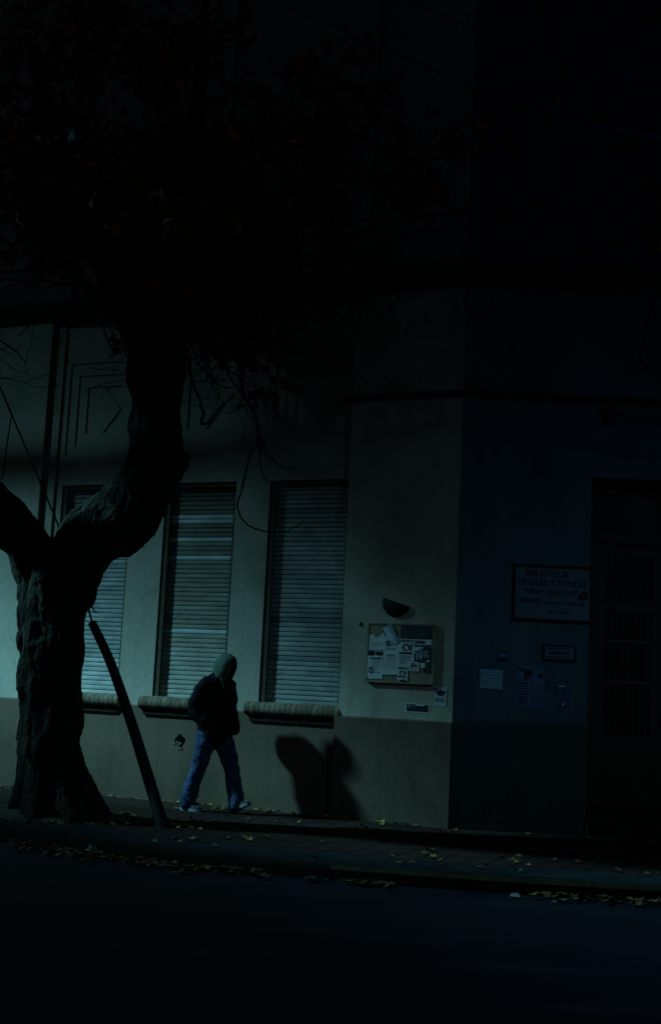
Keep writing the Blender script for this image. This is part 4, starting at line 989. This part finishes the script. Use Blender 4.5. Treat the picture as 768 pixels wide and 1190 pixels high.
b.blob(hd(-0.005, 0, 0.03), (0.095, 0.075, 0.095), 20, 14, MH); b.blob(hd(0.03, 0, -0.045), (0.062, 0.056, 0.07), 16, 12, MH)
b.blob(hd(0.055, 0, -0.095), (0.026, 0.03, 0.022), 12, 8, MH)                                   # chin
b.blob(hd(0.098, 0, -0.022), (0.018, 0.014, 0.024), 12, 8, MH); b.blob(hd(0.088, 0, 0.003), (0.012, 0.010, 0.022), 10, 8, MH)  # nose
for sg in (-1, 1):
    b.blob(hd(0.070, 0.032 * sg, 0.018), (0.016, 0.024, 0.010), 10, 8, MH)                       # brow
    b.blob(hd(0.072, 0.030 * sg, 0.002), (0.011, 0.013, 0.009), 10, 8, MH)                       # eye
    b.blob(hd(-0.005, 0.078 * sg, -0.005), (0.022, 0.010, 0.032), 10, 8, MH)                     # ear
b.blob(hd(0.084, 0, -0.060), (0.010, 0.022, 0.006), 10, 8, MH); b.blob(hd(0.081, 0, -0.071), (0.010, 0.019, 0.007), 10, 8, MH)  # lips
body = b.build('body', M_SKIN, MAN, True); remesh(body, 0.008, 2)
# jeans
j = PB()
j.chain([(-0.005, 0, 0.80), (0, 0, 0.90), (0.005, 0, 1.0)], [(0.125, 0.175), (0.135, 0.18), (0.13, 0.175)])
j.chain([(0.015, 0.095, 0.84), (0.09, 0.105, 0.69), (0.165, 0.12, 0.52), (0.205, 0.125, 0.36), (0.248, 0.13, 0.20), (0.27, 0.13, 0.11)], [0.118, 0.108, 0.090, 0.088, 0.088, 0.092], sub=5)
j.chain([(-0.02, -0.095, 0.84), (-0.05, -0.105, 0.69), (-0.09, -0.12, 0.50), (-0.145, -0.125, 0.34), (-0.20, -0.13, 0.17), (-0.22, -0.13, 0.085)], [0.118, 0.108, 0.090, 0.086, 0.086, 0.090], sub=5)
rn = random.Random(4)
for (P0, P1, r) in (((0.205, 0.125, 0.36), (0.27, 0.13, 0.11), 0.088), ((-0.145, -0.125, 0.34), (-0.22, -0.13, 0.085), 0.088)):
    for k in range(5):      # stacked folds at the hems
        t = 0.35 + 0.14 * k; c = Vector(P0).lerp(Vector(P1), t); a = rn.uniform(-0.4, 0.4)
        e = [Vector((r * 0.97 * math.cos(q), r * 0.97 * math.sin(q), a * r * math.cos(q + k))) + c for q in [rad(x) for x in range(-120 + 60 * k, 100 + 60 * k, 40)]]
        j.tube([pw(*q) for q in e], 0.013, 6)
jo = j.build('jeans', M_JEANS, MAN, True); remesh(jo, 0.011, 4, [(0.03, 0.09), (0.012, 0.035)])
# jacket: padded body with sleeves into the pockets
c = PB()
c.chain([(0.0, 0, 0.865), (-0.005, 0, 0.95), (-0.01, 0, 1.08), (-0.015, 0, 1.22), (-0.005, 0, 1.34), (0.01, 0, 1.42)], [(0.17, 0.205), (0.18, 0.22), (0.18, 0.225), (0.18, 0.24), (0.165, 0.24), (0.12, 0.165)], 24)
c.chain([(0.01, 0, 1.40), (0.03, 0, 1.47)], [(0.115, 0.12), (0.105, 0.105)])
c.blob(pw(-0.02, 0, 1.385), (0.145, 0.20, 0.115), 16, 10, MW.to_3x3().to_4x4())
c.chain([(0.02, 0, 0.86), (0.02, 0, 0.845)], [(0.158, 0.198), (0.152, 0.19)], 24)
for s_, e, h in ((shL, elL, haL), (shR, elR, haR)):
    sg = 1 if s_[1] > 0 else -1
    c.chain([(s_[0], s_[1] - 0.03 * sg, s_[2]), (s_[0] * 0.4 + e[0] * 0.6, (s_[1] + e[1]) / 2 + 0.01 * sg, (s_[2] + e[2]) / 2), e, ((e[0] + h[0]) / 2, (e[1] + h[1]) / 2, (e[2] + h[2]) / 2 - 0.01), (h[0] + 0.03, h[1] - 0.02 * sg, h[2] - 0.03)], [0.098, 0.086, 0.080, 0.076, 0.066])
    c.blob(pw(h[0] + 0.03, h[1] - 0.03 * sg, h[2] - 0.05), (0.09, 0.075, 0.095), 12, 8, MW.to_3x3().to_4x4())
co = c.build('jacket', M_JACKET, MAN, True); remesh(co, 0.012, 5, [(0.035, 0.12), (0.015, 0.04)])
# hood: a shell round the head, open to the front, with a drape onto the shoulders
h = MB(); nu, nv = 30, 16
axis = Matrix.Rotation(rad(10), 3, 'Y')
def hoodp(i, jj, k=1.0):
    a = 2 * math.pi * i / nu; t = rad(8 + (180 - 8 - 48) * jj / nv)      # t from the back pole to the rim
    x = -math.cos(t); r = math.sin(t)
    y = r * math.cos(a); z = r * math.sin(a)
    rim = jj / nv
    X = x * 0.142 * k + 0.014; Y = y * (0.112 + 0.002 * rim) * k; Z = z * 0.146 * k + 0.012
    if z > 0: Z += 0.018 * z * (0.3 + rim) ; X += 0.02 * rim * z
    if z < -0.3: Z -= 0.05 * (-z - 0.3) ; X -= 0.03 * (-z - 0.3) * rim
    w = 1 + 0.05 * mnoise.noise(Vector((X * 14, Y * 14, Z * 14))) + 0.025 * mnoise.noise(Vector((X * 45, Y * 30, Z * 20)))
    return pw(*(Vector(HD) + axis @ Vector((X * w, Y * w, Z * w))))
V = [hoodp(i, jj) for jj in range(nv + 1) for i in range(nu)]
h.add(V, [(jj * nu + i, jj * nu + (i + 1) % nu, (jj + 1) * nu + (i + 1) % nu, (jj + 1) * nu + i) for jj in range(nv) for i in range(nu)])
h.add([V[i] for i in range(nu)], [tuple(range(nu))])
# neck drape
pts = []
for q in range(7):
    t = q / 6; z = 1.50 - 0.10 * t; rx, ry = 0.105 + 0.045 * t, 0.100 + 0.06 * t
    pts.append([pw(0.030 - 0.02 * t + rx * math.cos(2 * math.pi * i / nu) * (1 + 0.04 * math.sin(i * 1.9)), ry * math.sin(2 * math.pi * i / nu) * (1 + 0.04 * math.cos(i * 2.3)), z + 0.012 * math.sin(i * 1.3)) for i in range(nu)])
h.add([p for r in pts for p in r], [(q * nu + i, q * nu + (i + 1) % nu, (q + 1) * nu + (i + 1) % nu, (q + 1) * nu + i) for q in range(6) for i in range(nu) if math.cos(2 * math.pi * (i + 0.5) / nu) < 0.45])
ho = h.build('hood', M_HOOD, MAN, True)
so = ho.modifiers.new('so', 'SOLIDIFY'); so.thickness = 0.012; so.offset = 0
su = ho.modifiers.new('su', 'SUBSURF'); su.levels = 1; su.render_levels = 1
bake(ho); ho.data.polygons.foreach_set('use_smooth', [True] * len(ho.data.polygons))
k = MB()
for sg in (-1, 1): k.tube([pw(HD[0] + 0.04, 0.085 * sg, 1.47), pw(HD[0] + 0.065, 0.082 * sg, 1.42), pw(HD[0] + 0.085, 0.075 * sg, 1.36), pw(HD[0] + 0.10, 0.07 * sg, 1.31)], 0.004, 6)
k.build('drawstring', M_CORD, MAN, True)
# sneakers
def shoe(ank, y, pitch, zoff):
    Mr = Matrix.Rotation(-pitch, 3, 'Y'); o0 = Vector((ank[0] - 0.075, y, zoff))
    def q(x, yy, z): return pw(*(o0 + Mr @ Vector((x, yy, z))))
    ol = [(0.0, 0.030), (0.02, 0.038), (0.08, 0.040), (0.14, 0.044), (0.20, 0.050), (0.25, 0.045), (0.28, 0.030), (0.292, 0.010)]
    top = [0.095, 0.10, 0.105, 0.092, 0.070, 0.056, 0.046, 0.038]
    u = MB(); n = 10; rows = []
    for (x, w), t in zip(ol, top):
        rows.append([q(x, w * math.cos(math.pi * i / n), 0.028 + (t - 0.028) * math.sin(math.pi * i / n) ** 0.7) for i in range(n + 1)])
    V = [p for r in rows for p in r]; m_ = n + 1
    u.add(V, [(a * m_ + i, a * m_ + i + 1, (a + 1) * m_ + i + 1, (a + 1) * m_ + i) for a in range(len(ol) - 1) for i in range(n)] + [tuple(range(m_))[::-1], tuple(range((len(ol) - 1) * m_, len(ol) * m_))])
    s_ = u.build('shoe', M_SHOE, MAN, True)
    so = MB(); loop = [(x, w + 0.004) for x, w in ol] + [(x, -w - 0.004) for x, w in ol[::-1]]
    N = len(loop); lo = [q(x, w, 0.0) for x, w in loop]; hi = [q(x, w, 0.030) for x, w in loop]
    so.add(lo + hi, [tuple(range(N))[::-1], tuple(range(N, 2 * N))] + [(i, (i + 1) % N, N + (i + 1) % N, N + i) for i in range(N)])
    so.add([q(0.292, -0.008, 0.012), q(0.292, 0.008, 0.012), q(0.27, 0.03, 0.044), q(0.24, 0.02, 0.066), q(0.24, -0.02, 0.066), q(0.27, -0.03, 0.044)], [(0, 1, 2, 3, 4, 5)])
    so.build('sole', M_SOLE, s_)
    st = MB()
    for sg in (-1, 1): st.add([q(0.09, 0.0445 * sg, 0.035), q(0.15, 0.049 * sg, 0.033), q(0.135, 0.043 * sg, 0.07), q(0.115, 0.040 * sg, 0.075)], [(0, 1, 2, 3)])
    for x in (0.13, 0.155, 0.18): st.tube([q(x, -0.024, 0.092 - (x - 0.13) * 0.5), q(x, 0, 0.100 - (x - 0.13) * 0.5), q(x, 0.024, 0.092 - (x - 0.13) * 0.5)], 0.005, 5)
    st.build('lace', M_SOLE, s_)
shoe(ankR, -0.13, rad(0), 0.003); shoe(ankL, 0.13, rad(22), 0.004)

# ------------------------------------------------------------------ light
w = bpy.data.worlds.new('World'); SC.world = w; w.use_nodes = True; nt = w.node_tree
bg = nt.nodes['Background']; sky = nt.nodes.new('ShaderNodeTexSky'); sky.sky_type = 'NISHITA'; sky.sun_disc = False
sky.sun_elevation = rad(38); sky.sun_rotation = rad(-88)
nt.links.new(sky.outputs[0], bg.inputs[0]); bg.inputs[1].default_value = 0.0024
# street lamp on a mast outside the view, plus an added fill light: intensity depends on the direction
def lamp(pos, energy, color, size, tilt, shift, stops):
    ld = bpy.data.lights.new('street_or_fill_light', 'POINT'); ld.energy = energy; ld.color = color; ld.shadow_soft_size = size
    lo = bpy.data.objects.new('street_or_fill_light', ld); COL.objects.link(lo); lo.location = pos
    ld.use_nodes = True; lt = ld.node_tree; em = lt.nodes['Emission']
    def lmath(op, a, b=None):
        n = lt.nodes.new('ShaderNodeMath'); n.operation = op
        for k, v in enumerate((a, b)):
            if v is None: continue
            if isinstance(v, (int, float)): n.inputs[k].default_value = v
            else: lt.links.new(v, n.inputs[k])
        return n.outputs[0]
    geo = lt.nodes.new('ShaderNodeNewGeometry'); sp = lt.nodes.new('ShaderNodeSeparateXYZ'); lt.links.new(geo.outputs['Incoming'], sp.inputs[0])
    dep = lmath('ARCSINE', lmath('MULTIPLY', sp.outputs['Z'], -1.0))            # angle below the horizontal
    az = lmath('ARCTAN2', sp.outputs['Y'], sp.outputs['X'])
    xx = lmath('SUBTRACT', dep, lmath('MULTIPLY', lmath('SUBTRACT', az, rad(5)), tilt))
    xx = lmath('ADD', lmath('MULTIPLY', xx, 180 / math.pi / 70), shift / 70)
    rp = lt.nodes.new('ShaderNodeValToRGB'); lt.links.new(xx, rp.inputs[0])
    e = rp.color_ramp.elements
    while len(e) < len(stops): e.new(0.5)
    for k, (x, v) in enumerate(stops): e[k].position = x / 70; e[k].color = (v, v, v, 1)
    lt.links.new(rp.outputs[0], em.inputs['Strength'])
up = [(x, math.exp(0.31 * (x - 35)) / 2.4) for x in (15, 21, 25, 28, 30, 32, 34, 36, 37.5)]
lamp((-15.1, 13.35, 11.7), 13200, (0.345, 0.94, 1.10), 0.42, 0.5, 0, up + [(39, 0.98), (41, 0.85), (44, 0.45), (48, 0.12), (53, 0.016), (62, 0.003)])
# weak unseen fill light added behind the camera: only just lifts the blue front
lamp((10.0, -4.0, 9.0), 620, (0.25, 0.66, 0.77), 0.25, 0.0, 0, [(6, 0.015), (9, 0.05), (13, 0.2), (17, 0.6), (20, 1.0), (23, 1.0), (26, 0.35), (30, 0.04), (36, 0.008), (60, 0.0)])
# faint bluish moonlight
sd = bpy.data.lights.new('moon', 'SUN'); sd.energy = 0.006; sd.color = (0.35, 0.55, 1.0); sd.angle = rad(0.5)
so = bpy.data.objects.new('moon', sd); COL.objects.link(so); so.rotation_euler = Vector((0.35, 0.85, -0.55)).to_track_quat('-Z', 'Y').to_euler()

# ------------------------------------------------------------------ camera
F = 1450.0; roll = rad(2.757); pitch = math.atan(F / 10312)
cd = bpy.data.cameras.new('camera'); cd.sensor_fit = 'VERTICAL'; cd.sensor_height = 36; cd.lens = F / 1190 * 36
cd.clip_start = 0.1; cd.clip_end = 2000
cam = bpy.data.objects.new('camera', cd); COL.objects.link(cam)
cam.matrix_world = Matrix.Translation((0, 0, 1.55)) @ Matrix.Rotation(math.pi / 2 + pitch, 4, 'X') @ Matrix.Rotation(roll, 4, 'Z')
SC.camera = cam
SC.view_settings.view_transform = 'Standard'; SC.view_settings.look = 'None'; SC.view_settings.exposure = 0; SC.view_settings.gamma = 1
SC.render.resolution_x, SC.render.resolution_y = 660, 1024
SC.cycles.use_denoising = True
